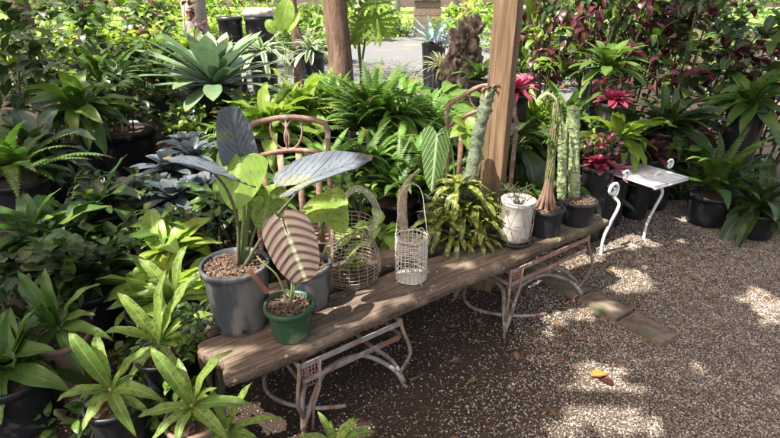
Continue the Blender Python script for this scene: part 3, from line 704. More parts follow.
for off in (-.008, .008):
    tube(m, spline([pl + Vector((-rr, off, hh)), D(398, 212, PY + off), D(400, 196, PY + off), D(405, 187, PY + off), D(412, 184, PY + off), D(419, 187, PY + off), D(423, 197, PY + off), D(425, 214, PY + off), pl + Vector((rr, off, hh))], 6), .0017, 5)
m.build('handle', M['wirewhite'], r)
for k in range(4):
    t = k * math.pi / 2 + .6; m = MB(); c = pl + Vector((rr * math.cos(t), rr * math.sin(t), 0)); tube(m, spline([c + Vector((0, 0, .012)), c + Vector((math.cos(t), math.sin(t), 0)) * .006 + Vector((0, 0, .004)), c + Vector((math.cos(t), math.sin(t), 0)) * .012 + Vector((0, 0, .0))], 3), .0018, 4); m.build('foot', M['wirewhite'], r)

# dry spathe arching behind the white basket
ps = on_plank(406, 248); PY = ps.y; m = MB()
pts = spline([ps + Vector((0, 0, .0)), D(404, 228, PY), D(402, 212, PY), D(403, 196, PY), D(409, 181, PY - .01), D(420, 170, PY - .02)], 5); n = len(pts)
vs = []; fs = []
for i, p in enumerate(pts):
    t = i / (n - 1); wd = .020 * (1 - t ** 3) * (.7 + .5 * math.sin(t * 3)) + .002
    for k in range(9):
        a = (k / 8 - .5) * 2.6; vs.append(p + Vector((wd * math.sin(a), -wd * .6 * math.cos(a) + .02, 0)))
for i in range(n - 1):
    for k in range(8): fs.append((i * 9 + k, i * 9 + k + 1, (i + 1) * 9 + k + 1, (i + 1) * 9 + k))
m.add(vs, fs); o = m.build('dry_spathe', M['spathe']); sm = o.modifiers.new('s', 'SOLIDIFY'); sm.thickness = .004
tag(o, 'brown curled dry palm spathe standing behind the white wire basket', 'dry spathe')

# 6. white-veined philodendron leaf + mottled bromeliads in a dark pot
pn = on_plank(462, 246) + V2 * .04; PY = pn.y
r = root('potted_bromeliads', 'cluster of mottled olive bromeliads spilling over a dark bowl on the bench', 'potted plant', pn)
pot(r, pn, .09, .07, .08, M['blackpot'], holes=False, chips=30)
for k, (px, py, dy, sc) in enumerate(((460, 188, .03, 1), (462, 215, 0, 1), (441, 222, -.02, .95), (484, 222, .0, .9), (455, 238, -.07, .8), (474, 204, .05, 1), (448, 205, .04, .9), (432, 236, .0, .75), (480, 240, -.05, .7))):
    c = D(px, py, PY + dy); m = MB(); rosette(m, c, 22, .155 * sc, .036 * sc, 82, -15, 1.5, 'strap', 9, .35, .05)
    m.build('rosette', M['neo'], r)
    stem(r, [pn + Vector((0, 0, .07)), c.lerp(pn, .4) + Vector((0, 0, .03)), c], .009, .008, M['stem_dark'])
pv_ = on_plank(440, 236) + V2 * .1; PY = pv_.y
r = root('potted_philodendron', 'plant with one dark hanging leaf with cream veins left of the bromeliads', 'potted plant', pv_)
pot(r, pv_, .045, .038, .07, M['blackpot'], holes=False, chips=20)
O = D(437, 136, PY); T_ = D(432, 192, PY - .05); s_ = pv_ + Vector((0, 0, .05)); stem(r, [s_, D(452, 190, PY + .02), D(452, 150, PY + .02), D(444, 134, PY + .01), O], .005, .003)
m = MB(); heart(m, O, T_ - O, Vector((.05, -1, .2)), (T_ - O).length, pxm(O, 29), .18, cup=-.2, bend=.06, rip=.003, rnd=.2, fold=.12); m.build('leaf', M['phil'], r)
for O, T_, W_ in ((D(466, 128, PY), D(452, 120, PY - .04), 15), (D(466, 128, PY), D(478, 120, PY), 15), (D(466, 128, PY), D(450, 138, PY - .05), 14), (D(466, 128, PY), D(482, 140, PY - .05), 14), (D(466, 128, PY), D(468, 150, PY - .06), 14), (D(470, 150, PY), D(484, 160, PY), 16)):
    m = MB(); leaf_to(m, O, T_, pxm(O, W_), .12, (0, -.5, .8), 'lance', 8, .2, .03); m.build('leaf', M['bright'], r)
stem(r, [s_, D(462, 190, PY), D(467, 160, PY), D(466, 128, PY)], .004, .003)

# leaning grey-green cactus against the post
PY = 2.14; a = D(466, 190, PY); 
pk = on_plank(470, 232) + V2 * .12
r = root('leaning_cactus', 'tall grey-green cactus trunk leaning against the timber post', 'cactus', pk)
pot(r, pk, .05, .042, .075, M['blackpot'], holes=False, chips=20)
m = MB(); P_ = spline([pk + Vector((0, 0, .03)), D(468, 185, PY), D(476, 145, PY), D(484, 112, PY - .01), D(491, 88, PY - .01)], 10)
tube(m, P_, [.031 + .009 * noise.noise(Vector((i * .7, 0, 0))) - .00018 * i for i in range(len(P_))], 12)
m2 = MB(); vs = []
for v in m.v:
    q = Vector(v); vs.append(q + Vector((noise.noise(q * 60), noise.noise(q * 60 + Vector((9, 0, 0))), 0)) * .011)
m.v = [tuple(v) for v in vs]; m.build('trunk', M['cactus'], r)
m = MB()
for k in range(90):
    i = rng.randrange(2, len(P_) - 1); az = rng.random() * 6.28; leaf(m, P_[i] + Vector((math.cos(az), math.sin(az), 0)) * .03, az, rng.uniform(.1, .9), .012, .004, 0, 'lance', 3)
m.build('spines', M['pale'], r)
m = MB(); T_ = P_[-1]
for k in range(14): leaf(m, T_ + Vector((0, 0, -.01)), rng.random() * 6.3, rng.uniform(-.2, 1.1), .05, .02, 1.6, 'oval', 6, .5, .1)
m.build('dry_tip', M['litter'], r)

# fern sprig beside the post
pf = on_plank(497, 222) + V2 * .02; r = root('potted_sprig', 'little upright fern sprig in a tiny pot at the foot of the post', 'potted plant', pf)
pot(r, pf, .028, .022, .045, M['blackpot'], holes=False, chips=0)
m = MB()
for k in range(9): frond(m, pf + Vector((0, 0, .04)), rng.random() * 6.3, rng.uniform(1.05, 1.5), .14 + .06 * rng.random(), .045, .6, 16)
m.build('frond', M['fern'], r)['kind'] = 'stuff'

# 7. white pot wrapped in wire
pq = on_plank(514, 241); PY = pq.y; r = root('wire_wrapped_pot', 'white plaster pot wrapped in crossed wire, standing on a dark saucer', 'pot', pq)
q1 = pxm(pq, 1.); rr = 15 * q1; h7 = 45 * q1
m = MB(); lathe(m, [(17 * q1, 0), (18.5 * q1, .006), (18.5 * q1, .016), (17 * q1, .018), (15 * q1, .01), (.001, .01)], pq, 32); m.build('saucer', M['blackpot'], r)
m = MB(); lathe(m, [(rr * .88, .012), (rr * .92, .03), (rr * .98, h7 * .5), (rr * 1.02, h7 * .9), (rr * 1.07, h7 * .92), (rr * 1.08, h7), (rr * .98, h7), (rr * .95, h7 * .9), (rr * .8, h7 * .85), (.001, h7 * .86)], pq, 36); m.build('pot', M['whitepot'], r)
m = MB()
for k in range(7):
    t0 = k * 2 * math.pi / 7
    for sg in (-1, 1):
        tube(m, [pq + Vector((rr * 1.1 * math.cos(t0 + sg * s * .9), rr * 1.1 * math.sin(t0 + sg * s * .9), .02 + (h7 - .02) * s)) for s in [i / 10 for i in range(11)]], .0011, 4)
for z in (.03, h7 * .5, h7 * 1.0): tube(m, [pq + Vector((rr * 1.11 * math.cos(t), rr * 1.11 * math.sin(t), z)) for t in [i * math.pi / 14 for i in range(29)]], .0014, 4, False)
m.build('wire_wrap', M['wirerust'], r)
m = MB()
for k in range(22):
    b = pq + Vector((rng.uniform(-.02, .02), rng.uniform(-.02, .02), h7 * .85)); tube(m, spline([b, b + Vector((rng.uniform(-.04, .04), rng.uniform(-.03, .03), .05)), b + Vector((rng.uniform(-.08, .08), rng.uniform(-.05, .05), .05 + rng.random() * .06))], 4), .0015, 4)
m.build('twigs', M['stem_dark'], r)

# 8. black pot with the bundled succulent stems
pa = on_plank(542, 232); PY = pa.y; r = root('potted_bundled_stems', 'plant with brown fluted root base and bundled upright green stems in black pot', 'potted plant', pa)
q1 = pxm(pa, 1.); h8 = D(542, 206, PY).z - pa.z
pot(r, pa, 18 * q1, 15.5 * q1, h8, M['blackpot'], chips=120, cs=.01, holes=False, soil_drop=.012)
s8 = pa + Vector((0, 0, h8 - .014)); m = MB()
for k in range(9):
    t = k * math.pi * 2 / 9 + .3; dd = Vector((math.cos(t), math.sin(t), 0)); tube(m, spline([s8 + dd * (12 - k % 3) * q1 - Vector((0, 0, .006)), s8 + dd * (7.5 - k % 2) * q1 + Vector((0, 0, .03)), s8 + dd * 3.8 * q1 + Vector((0, 0, .09)), s8 + dd * 2.4 * q1 + Vector((0, 0, .15))], 5), [.0098 - .0002 * i for i in range(16)], 7)
m.build('root_base', M['caudex'], r)
m = MB()
for k in range(11):
    t = k * .57; dd = Vector((math.cos(t), math.sin(t), 0)); dd2 = Vector((math.cos(t + 1.2), math.sin(t + 1.2), 0)); tz = D(540, 100 + rng.uniform(-4, 10), PY).z
    tube(m, spline([s8 + dd * 2.6 * q1 + Vector((0, 0, .1)), s8 + dd * 3.6 * q1 + Vector((0, 0, .18)), Vector((pa.x - .006, PY, s8.z * .4 + tz * .6)) + dd2 * 3.4 * q1, Vector((pa.x - .008, PY, tz)) + dd2 * 3 * q1], 6), .0045, 6)
m.build('stems', M['brownstem'], r)
m = MB()
for k in range(46):
    z = rng.uniform(D(540, 150, PY).z, D(540, 96, PY).z); az = rng.random() * 6.28; leaf(m, (pa.x - .008 + math.cos(az) * .018, PY + math.sin(az) * .018, z), az, rng.uniform(.6, 1.4), .05, .012, 2.2, 'lance', 6)
m.build('foliage', M['green'], r)
m = MB(); T_ = D(541, 98, PY); tube(m, spline([T_, D(548, 94, PY), D(557, 102, PY), D(562, 122, PY), D(563, 140, PY)], 6), .0075, 7); m.build('arching_stem', M['pale'], r)

# 9. black pot with two knobbly columns
pc9 = on_plank(575, 222); PY = pc9.y; r = root('potted_columns', 'two pale knobbly green cactus columns standing in a black pot', 'cactus', pc9)
q1 = pxm(pc9, 1.); h9 = D(575, 199, PY).z - pc9.z
pot(r, pc9, 17 * q1, 14.5 * q1, h9, M['blackpot'], chips=110, cs=.009, holes=False, soil_drop=.01)
for a, b, rad in (((574, 200), (573, 105), 5.6), ((562, 196), (563, 124), 4.4)):
    dy = 0 if rad > 6 else .045; p0 = D(a[0], a[1], PY + dy); p0.z = pc9.z + h9 - .02; p1 = D(b[0], b[1], PY + dy); m = MB(); nv, nu = 90, 18; vs = []; fs = []
    for j in range(nv + 1):
        t = j / nv; c = p0.lerp(p1, t); rr = rad * q1 * (1.0 + .05 * math.sin(t * 9)) * (1 if t < .96 else math.sqrt(max(0.01, 1 - ((t - .96) / .04) ** 2))) * (.85 + .15 * min(1, t * 8))
        for k in range(nu):
            th = 2 * math.pi * k / nu + .5 * math.sin(t * 3); kn = 1 + .10 * math.cos(6 * th) + .12 * noise.noise(Vector((math.cos(th) * 3, math.sin(th) * 3, j * .9 + rad))) + .08 * noise.noise(Vector((j * .35, rad, 0))) + .07 * rng.uniform(-1, 1)
            vs.append(c + Vector((math.cos(th), math.sin(th), 0)) * rr * kn)
    for j in range(nv):
        for k in range(nu): fs.append((j * nu + k, j * nu + (k + 1) % nu, (j + 1) * nu + (k + 1) % nu, (j + 1) * nu + k))
    m.add(vs, fs); m.build('column', M['column'], r)

# ================================================================ POST AND CHAIRS
pc_ = D(478, 190, 2.36); pp = Vector((.515, 2.36, 0)); m = MB()
Wd = .105; ang = R(-28)
nz_ = 40; vs = []; fs = []
cs_ = [(-1, -1), (-.0, -1.0), (1, -1), (1, 0), (1, 1), (0, 1), (-1, 1), (-1, 0)]
for j in range(nz_ + 1):
    z = 2.7 * j / nz_
    for k, (x, y) in enumerate(cs_):
        ro = .97 if abs(x * y) == 1 else 1; q = Vector((x * Wd / 2 * ro, y * Wd / 2 * ro, z)); q += Vector((noise.noise(Vector((k, z * 3, 0))), noise.noise(Vector((k, z * 3, 5))), 0)) * .003
        vs.append(Matrix.Rotation(ang, 3, 'Z') @ q + pp)
for j in range(nz_):
    for k in range(8): fs.append((j * 8 + k, j * 8 + (k + 1) % 8, (j + 1) * 8 + (k + 1) % 8, (j + 1) * 8 + k))
fs.append(tuple(nz_ * 8 + k for k in range(8)))
m.add(vs, fs); tag(m.build('timber_post', M['post'], smooth=False), 'square brown timber post rising behind the middle of the bench', 'post')

def flatbar(m, pts, wd, th, up):
    pts = [Vector(p) for p in pts]; vs = []; fs = []; n = len(pts); up = Vector(up)
    for i in range(n):
        d = (pts[min(n - 1, i + 1)] - pts[max(0, i - 1)]).normalized(); f = (up - d * up.dot(d)).normalized(); s = d.cross(f)
        for a, b in ((-1, -1), (1, -1), (1, 1), (-1, 1)): vs.append(pts[i] + s * a * wd / 2 + f * b * th / 2)
    for i in range(n - 1):
        for k in range(4): fs.append((i * 4 + k, i * 4 + (k + 1) % 4, (i + 1) * 4 + (k + 1) % 4, (i + 1) * 4 + k))
    fs += [(3, 2, 1, 0), tuple((n - 1) * 4 + k for k in range(4))]; m.add(vs, fs)
def rusty_chair(Y, top_px, rail_px, xl, xr, label, splats=4, seatd=.36, seat=.43):
    zt = [D(a, b, Y) for a, b in top_px]; zr = [D(a, b, Y) for a, b in rail_px]; F_ = (0, -1, 0)
    XL, XR = D(xl, 150, Y).x, D(xr, 150, Y).x; c = Vector(((XL + XR) / 2, Y + seatd / 2, 0))
    r = root('iron_chair', label, 'chair', c, 'rusty iron garden chairs')
    m = MB(); flatbar(m, spline(zt, 5), .02, .014, F_); m.build('top_rail', M['rust'], r)
    m = MB(); flatbar(m, spline(zr, 5), .018, .012, F_); m.build('back_rail', M['rust'], r)
    for x, e in ((XL, zt[0]), (XR, zt[-1])):
        m = MB(); flatbar(m, [e, Vector((x, Y, e.z - .06)), Vector((x, Y, seat)), Vector((x, Y - .02, .0))], .018, .018, F_); m.build('leg', M['rust'], r)
        m = MB(); flatbar(m, [Vector((x, Y + seatd, seat)), Vector((x, Y + seatd + .02, .0))], .018, .018, F_); m.build('leg', M['rust'], r)
    zlo = zr[len(zr) // 2].z - .01
    for k in range(splats):
        t = (k + .6) / (splats + .2); x = XL + (XR - XL) * t; m = MB(); zz = np.interp(x, [p.x for p in zr], [p.z for p in zr])
        flatbar(m, [Vector((x, Y, zz - .008)), Vector((x, Y, seat + .01))], .026, .008, F_); m.build('splat', M['rust'], r)
    cx = (zr[0].x + zr[-1].x) / 2; zb = zr[len(zr) // 2].z; zz = (zt[len(zt) // 2].z - zb); m = MB()
    for sg in (-1, 1):
        tube(m, [Vector((cx + sg * .028 + math.cos(t) * .05 * .7 + sg * math.sin(t) * .012, Y, zb + zz * .5 + math.sin(t) * zz * .46)) for t in [i * math.pi / 12 for i in range(25)]], .0045, 6, False)
    tube(m, [Vector((cx, Y, zb)), Vector((cx, Y, zb + zz))], .005, 6)
    m.build('scroll', M['rust'], r)
    m = MB(); z0 = seat
    for k in range(9):
        yy = Y + .01 + (seatd - .01) * k / 8; flatbar(m, [Vector((XL, yy, z0)), Vector((XR, yy, z0))], .028, .008, (0, 0, 1))
    for x in (XL, XR): flatbar(m, [Vector((x, Y, z0 - .014)), Vector((x, Y + seatd, z0 - .014))], .02, .014, (0, 0, 1))
    m.build('seat', M['rust'], r)
    return r
rusty_chair(2.02, [(249, 150), (250, 127), (262, 121), (290, 117), (318, 121), (327, 127), (328, 140)], [(250, 163), (262, 155), (290, 150), (316, 152), (328, 157)], 250, 328, 'rusty iron garden chair with arched back behind the blue-grey leaves')
rusty_chair(2.5, [(447, 130), (448, 108), (463, 96), (482, 86), (500, 88), (513, 97), (514, 112)], [(448, 127), (463, 117), (482, 110), (500, 112), (514, 117)], 448, 514, 'rusty iron garden chair half hidden behind the timber post', 3)

# white scrolled iron chair at the far end
cw = Vector((1.62, 2.78, 0)); r = root('scrolled_chair', 'white iron garden chair with curled scrolls beyond the far end of the bench', 'chair', cw)
def spiral(c, r0, turns, a0, ax, up, sg=1, n=22):
    return [c + (ax * math.cos(a0 + sg * turns * 6.283 * i / n) + up * math.sin(a0 + sg * turns * 6.283 * i / n)) * r0 * (1 - .78 * i / n) for i in range(n + 1)]
ZU = Vector((0, 0, 1)); XA = Vector((.85, .5, 0)).normalized(); YA = Vector((-XA.y, XA.x, 0))
PYc = 2.72
for px_, off in ((0, 0), (0, .42)):
    e = Vector((off * XA.x, off * XA.y, 0)); m = MB()
    c1 = D(613, 190, PYc) + e; tube(m, spiral(c1, .05, 1.4, -1.2, XA, ZU)[::-1] + spline([c1 + (XA * math.cos(-1.2) + ZU * math.sin(-1.2)) * .05, D(619, 205, PYc) + e, D(611, 222, PYc) + e, D(603, 240, PYc) + e, D(600, 262, PYc) + e, Vector(((D(598, 262, PYc) + e).x, (D(598, 262, PYc) + e).y, .0))], 5), .0095, 7); m.build('leg', M['whiteiron'], r)
    m = MB(); c2 = D(626, 176, PYc) + e; tube(m, spiral(c2, .035, 1.2, 2.6, XA, ZU, -1), .007, 6); m.build('scroll', M['whiteiron'], r)
m = MB(); z0 = .44; o_ = D(646, 222, PYc); o_.z = z0
for k in range(10): flatbar(m, [o_ + XA * .33 * k / 9, o_ + XA * .33 * k / 9 + YA * .4], .03, .006, ZU)
for s_ in (0, .4): flatbar(m, [o_ + YA * s_ - ZU * .01, o_ + XA * .33 + YA * s_ - ZU * .01], .02, .01, ZU)
m.build('seat', M['whiteiron'], r)
for s_ in (0, .33):
    m = MB(); b = o_ + XA * s_ + YA * .4; tube(m, spline([b + Vector((0, 0, .09)), b + Vector((0, 0, .1)), b, b + YA * .03 + Vector((0, 0, -.25)), b + YA * .06 - Vector((0, 0, z0))], 5), .008, 6); m.build('leg', M['whiteiron'], r)
m = MB(); b = o_ + YA * .4 - ZU * .34; tube(m, spline([b + Vector((0, 0, .42)), b + XA * .08 + Vector((0, 0, .48)), b + XA * .165 + Vector((0, 0, .5)), b + XA * .25 + Vector((0, 0, .48)), b + XA * .33 + Vector((0, 0, .42))], 5), .008, 6)
for k in range(2): tube(m, spiral(b + XA * (.09 + .15 * k) + Vector((0, 0, .41)), .04, 1.5, 1.5, XA, ZU, 1 if k % 2 else -1), .006, 6)
m.build('backrest', M['whiteiron'], r)

# ================================================================ PLANTS BEHIND AND AROUND
def base_pot(r, b, h, pr, mat='blackpot', taper=.82, chips=0):
    pot(r, b, pr, pr * taper, h, M[mat], holes=False, chips=chips, rimh=.03)
def p_rosette(px, py, Y, L, W, n, mat, label, name='potted_bromeliad', prof='obov', pr=.13, el0=80, el1=5, curv=.9, pm='blackpot', group=None, fold=.2, ripple=0., cat='potted plant', nseg=8, stand=0.):
    c = D(px, py, Y); h = max(.12, c.z - .05); b = Vector((c.x, c.y, 0)); r = root(name, label, cat, b, group)
    base_pot(r, b, h, pr, pm); m = MB(); rosette(m, c - Vector((0, 0, .04)), n, L, W, el0, el1, curv, prof, nseg, fold, ripple); m.build('foliage', M[mat], r); return r
def p_fern(px, py, Y, L, n, mat, label, z=None, W=.1, pr=.14, group=None, el=(.5, 1.5), curv=1.3, ph=None, mats=None):
    c = D(px, py, Y)
    if z is not None: c.z = z
    h = max(.1, c.z - .02) if ph is None else ph
    b = Vector((c.x, c.y, 0)); r = root('potted_fern', label, 'fern', b, group); base_pot(r, b, h, pr); m = MB()
    for i in range(n):
        az = i * 2.4 + rng.uniform(-.3, .3); frond(m, c + Vector((rng.uniform(-.04, .04), rng.uniform(-.04, .04), 0)), az, rng.uniform(*el), L * rng.uniform(.6, 1.05), W * rng.uniform(.8, 1.15), curv * rng.uniform(.6, 1.3), 24, side=rng.uniform(-.3, .3))
    m.build('frond', M[mat], r)['kind'] = 'stuff'; return r
def p_strap(px, py, Y, L, W, n, mat, label, name='potted_foliage_plant', prof='lance', pr=.13, el=(.5, 1.45), curv=1.1, ripple=.05, z=None, group=None, pm='blackpot', cat='potted plant', fold=.3, petiole=0., nseg=9):
    c = D(px, py, Y)
    if z is not None: c.z = z
    h = max(.08, c.z - .02); b = Vector((c.x, c.y, 0)); r = root(name, label, cat, b, group); base_pot(r, b, h, pr, pm); m = MB(); ms = MB()
    for i in range(int(n * 1.5)):
        az = i * 2.4 + rng.uniform(-.4, .4); e = rng.uniform(el[0] - (.5 if n > 18 else 0), el[1]); p = c + Vector((rng.uniform(-.03, .03), rng.uniform(-.03, .03), 0)); lw = rng.uniform(.5, 1.15)
        if petiole:
            q = p + Vector((math.cos(az) * math.cos(e + .3), math.sin(az) * math.cos(e + .3), math.sin(e + .3))) * petiole * rng.uniform(.5, 1.1); tube(ms, [p, (p + q) / 2 + Vector((0, 0, .01)), q], .004, 5); p = q; e -= .5
        leaf(m, p, az, e, L * lw, W * lw, curv * rng.uniform(.7, 1.3), prof, nseg, fold, ripple, roll=rng.uniform(-.5, .5), side=rng.uniform(-.7, .7))
    m.build('foliage', M[mat], r)
    if petiole: ms.build('stems', M['stem'], r)
    return r
def bush(px, py, Y, rx, rz, n, s, mats, label, name='leafy_shrub', cat='shrub', asp=.5, ry=None, z0=None, group=None, hang=0., prof='lance', x=None, z=None, stems=8):
    c = D(px, py, Y) if x is None else Vector((x, Y, z)); ry = ry or rx * .8
    b = Vector((c.x, c.y, 0)); r = root(name, label, cat, b, group); sm = MB()
    tips = []
    for k in range(stems):
        a = rng.random() * 6.28; q = rng.random() ** .5; t = c + Vector((math.cos(a) * rx * q * .8, math.sin(a) * ry * q * .8, rz * rng.uniform(-.2, .7))); g = Vector((b.x + math.cos(a) * rx * .2, b.y + math.sin(a) * ry * .2, 0)); tips.append((g, t))
        tube(sm, spline([g, g.lerp(t, .5) + Vector((rng.uniform(-.05, .05), rng.uniform(-.05, .05), .08)), t], 4), [.012 * (1 - .07 * i) for i in range(9)], 5)
    sm.build('stems', M['stem_dark'], r); B = [MB() for _ in mats]
    ncl = max(6, n // 9)
    for k in range(ncl):
        while True:
            v = Vector((rng.uniform(-1, 1), rng.uniform(-1, 1), rng.uniform(-1, 1)))
            if .25 < v.length < 1: break
        cc = c + Vector((v.x * rx, v.y * ry, v.z * rz)); mi = rng.randrange(len(mats))
        for i in range(9):
            az = math.atan2(v.y, v.x) + rng.uniform(-1.9, 1.9); el = rng.uniform(-.5, 1.1) - hang
            if cc.z < .03: continue
            leaf(B[mi if rng.random() < .75 else rng.randrange(len(mats))], cc + Vector((rng.uniform(-1, 1), rng.uniform(-1, 1), rng.uniform(-1, 1))) * s * .6, az, el, s * rng.uniform(.7, 1.2), s * asp * rng.uniform(.8, 1.2), rng.uniform(.4, 1.3), prof, 5, .2, .04, roll=rng.uniform(-.5, .5))
    for mb_, mt in zip(B, mats):
        if mb_.v: mb_.build('foliage', M[mt], r)
    return r

holes = []  # gaps kept free of crown leaves so chosen spots catch the sun
def lit(p, r_): holes.append((Vector(p), r_))
lit(pb + Vector((-.08, -.05, .2)), .10); lit(pb + Vector((0, 0, .45)), .08); lit(D(240, 185, pb.y), .09); lit(top(.2, .08), .07); lit(top(.52, .12), .10); lit(top(1.0, .1), .06)
lit(D(335, 212, 1.8), .05); lit(D(290, 180, 2.02), .10); lit(D(265, 185, 2.02), .06)
lit(pq + Vector((-.02, 0, .07)), .09); lit(D(494, 165, 2.3), .10); lit(D(573, 150, 2.6), .12); lit(D(435, 160, 2.1), .07); lit(D(462, 210, 2.15), .10)
lit(G(602, 390), .10); lit(G(592, 374), .07); lit(G(615, 408), .08); lit(G(560, 425), .03)
lit(G(200, 380, .3), .13); lit(G(165, 340, .3), .14); lit(G(225, 400, .25), .08); lit(G(180, 262, .4), .09); lit(G(340, 425, .06), .06)
lit(top(.42, .04, -.04), .07); lit(D(215, 150, 3.0), .10); lit(D(180, 160, 3.0), .2); lit(D(330, 160, 2.85), .12); lit(D(420, 150, 3.0), .14); lit(D(240, 140, 3.4), .15); lit(D(470, 200, 2.1), .07); lit(D(290, 140, 2.02), .07)
for q in ((218, 60, 5.3, .8), (262, 45, 6.3, .5), (311, 45, 6.3, .4), (260, 110, 3.3, .3), (305, 95, 3.6, .32), (340, 80, 4.0, .35), (375, 100, 3.6, .34), (425, 100, 3.7, .32), (570, 90, 3.5, .16), (608, 60, 3.9, .25), (525, 60, 5.0, .4), (615, 130, 3.2, .16), (603, 150, 3.1, .13), (590, 30, 4.6, .12), (552, 110, 3.6, .18), (613, 185, 2.72, .09), (520, 130, 3.2, .12)):
    lit(D(q[0], q[1], q[2]), q[3])
lit(G(603, 392), .13); lit(G(590, 372), .08); lit(G(619, 414), .10)
def in_hole(p):
    for c, r_ in holes:
        v = p - c; t = v.dot(SUN)
        if t > 0 and (v - SUN * t).length < r_ + .03: return True
    return False
# --- left background
p_rosette(214, 82, 4.9, .8, .17, 54, 'agave', 'huge silvery green rosette with broad leaves in a black pot', 'potted_agave', pr=.24, el0=84, el1=-2, curv=.5, fold=.16, nseg=9)
p_rosette(262, 50, 6.4, .46, .07, 34, 'varieg', 'cream edged rosette just right of the huge silvery rosette', pr=.17, prof='strap', el0=80, el1=-15, curv=1.2)
p_rosette(311, 48, 6.3, .38, .065, 26, 'varieg', 'smaller cream edged rosette beside the brown tree trunk', pr=.15, prof='strap', el0=80, el1=-10, curv=1.2)
p_strap(188, 50, 7., .3, .09, 40, 'yellowg', 'yellow green leafy plant at the far left behind the silvery rosette', z=.75, pr=.2)
bush(170, 25, 8.5, .6, .45, 260, .16, ['yellowg', 'bright', 'crot'], 'yellow and green croton shrub at the back left', 'croton_shrub')
for px, w_, lab in ((232, .36, 'tall black nursery bin standing behind the silvery rosette'), (261, .42, 'tall black bin with a pale lid behind the cream edged rosette')):
    c = D(px, 40, 8.2); b = Vector((c.x, c.y, 0)); r = root('nursery_bin', lab, 'bin', b, 'tall black bins'); m = MB()
    lathe(m, [(w_ * .42, 0), (w_ * .5, .9), (w_ * .5, 1.1), (w_ * .54, 1.11), (w_ * .54, 1.17), (w_ * .48, 1.17), (w_ * .46, .9), (.001, .9)], b, 30); m.build('bin', M['blackpot'], r)
    if px > 240:
        m = MB(); lathe(m, [(w_ * .47, 1.17), (w_ * .56, 1.18), (w_ * .56, 1.25), (w_ * .4, 1.29), (.001, 1.3)], b, 30); m.build('lid', M['whitepot'], r)
def big_pot(px, py, rad, h, lab, mat='greypot', plant=None):
    b = G(px, py); r = root('nursery_pot', lab, 'plant pot', b, 'large nursery pots on the ground'); pot(r, b, rad, rad * .84, h, M[mat], holes=False, chips=0, rimh=.05, soil_drop=.05); return b
b = big_pot(160, 135, .36, .5, 'wide grey nursery pot at the left edge beside the silvery rosette')
bush(0, 0, b.y, .42, .3, 160, .16, ['green', 'dark'], 'round dark green plant growing in the wide grey nursery pot', 'leafy_plant', 'plant', x=b.x, z=.78)
b = big_pot(128, 175, .3, .42, 'black nursery pot in the shade left of the blue-dark bromeliads', 'blackpot')
bush(0, 0, b.y, .36, .28, 140, .15, ['dark'], 'dark broad-leaved plant in the shaded black pot on the left', 'leafy_plant', 'plant', x=b.x, z=.66)
# trunks
def trunk(px, Y, rad, mat, label, lean=0., h=4.2, crown=None, seed=0, cmats=None, cn=600, cs=.16, name='tree'):
    c = D(px, 40, Y); b = Vector((c.x, Y, 0)); r = root(name, label, 'tree', b, 'trees of the garden'); m = MB(); n = 26; P_ = []; rs = []
    for i in range(n):
        t = i / (n - 1); P_.append(b + Vector((lean * t * h + .05 * noise.noise(Vector((t * 4, seed, 0))), .05 * noise.noise(Vector((t * 4, seed, 7))), t * h))); rs.append(rad * (1 - .35 * t + .35 * math.exp(-t * 22)))
    tube(m, P_, rs, 14); vs = []
    for v in m.v:
        q = Vector(v); k = noise.noise(Vector((q.x * 22, q.y * 22, q.z * 3))); ax = Vector((q.x - b.x - lean * q.z, q.y - b.y, 0)); vs.append(q + ax.normalized() * k * rad * .16 if ax.length > 1e-5 else q)
    m.v = [tuple(v) for v in vs]
    for k in range(6):
        s0 = P_[n - 4 - k * 2]; a = k * 2.1 + seed; e = s0 + Vector((math.cos(a), math.sin(a), .7)) * (.8 + .25 * k); tube(m, spline([s0, s0.lerp(e, .5) + Vector((0, 0, .15)), e], 5), [rad * .4 * (1 - .08 * i) for i in range(11)], 7)
    m.build('trunk', M[mat], r)
    if crown:
        mm = MB(); cc = b + Vector((lean * h, 0, h + crown * .35))
        for k in range(cn // 8):
            v = Vector((rng.gauss(0, 1), rng.gauss(0, 1), rng.gauss(0, 1))).normalized() * rng.uniform(.35, 1) ** .6; q = cc + Vector((v.x * crown, v.y * crown, v.z * crown * .5))
            if in_hole(q): continue
            for i in range(8): leaf(mm, q + Vector((rng.gauss(0, 1), rng.gauss(0, 1), rng.gauss(0, 1))) * cs * .9, rng.random() * 6.3, rng.uniform(-.8, .8), cs, cs * .5, .6, 'lance', 3, .1, roll=rng.uniform(-.6, .6))
        mm.build('crown', M['canopy'], r)
    return r
trunk(338, 4.7, .115, 'bark', 'brown tree trunk rising out of the ferns in front of the gravel path', crown=1.1, seed=1)
trunk(198, 9.5, .22, 'greybark', 'thick pale grey tree trunk at the back left', crown=1.6, seed=2)
trunk(296, 8.6, .07, 'bark', 'slim dark tree trunk behind the smaller cream edged rosette', crown=1.1, seed=3)
for i, (px, Y, rad, lab) in enumerate(((360, 24, .22, 'far thin tree trunk standing on the lawn past the path'), (520, 17, .2, 'distant tree trunk just right of the timber post'), (395, 30, .3, 'far tree trunk near the stone pillar on the lawn'), (465, 28, .3, 'far tree trunk behind the driftwood stump'), (30, 12, .2, 'dark tree trunk at the far left of the garden'), (700, 10, .16, 'shaded tree trunk at the far right behind the shrubs'))):
    trunk(px, Y, rad, 'greybark' if i in (0, 2) else 'bark', lab, crown=2.2, seed=5 + i, cn=500, cs=.3)
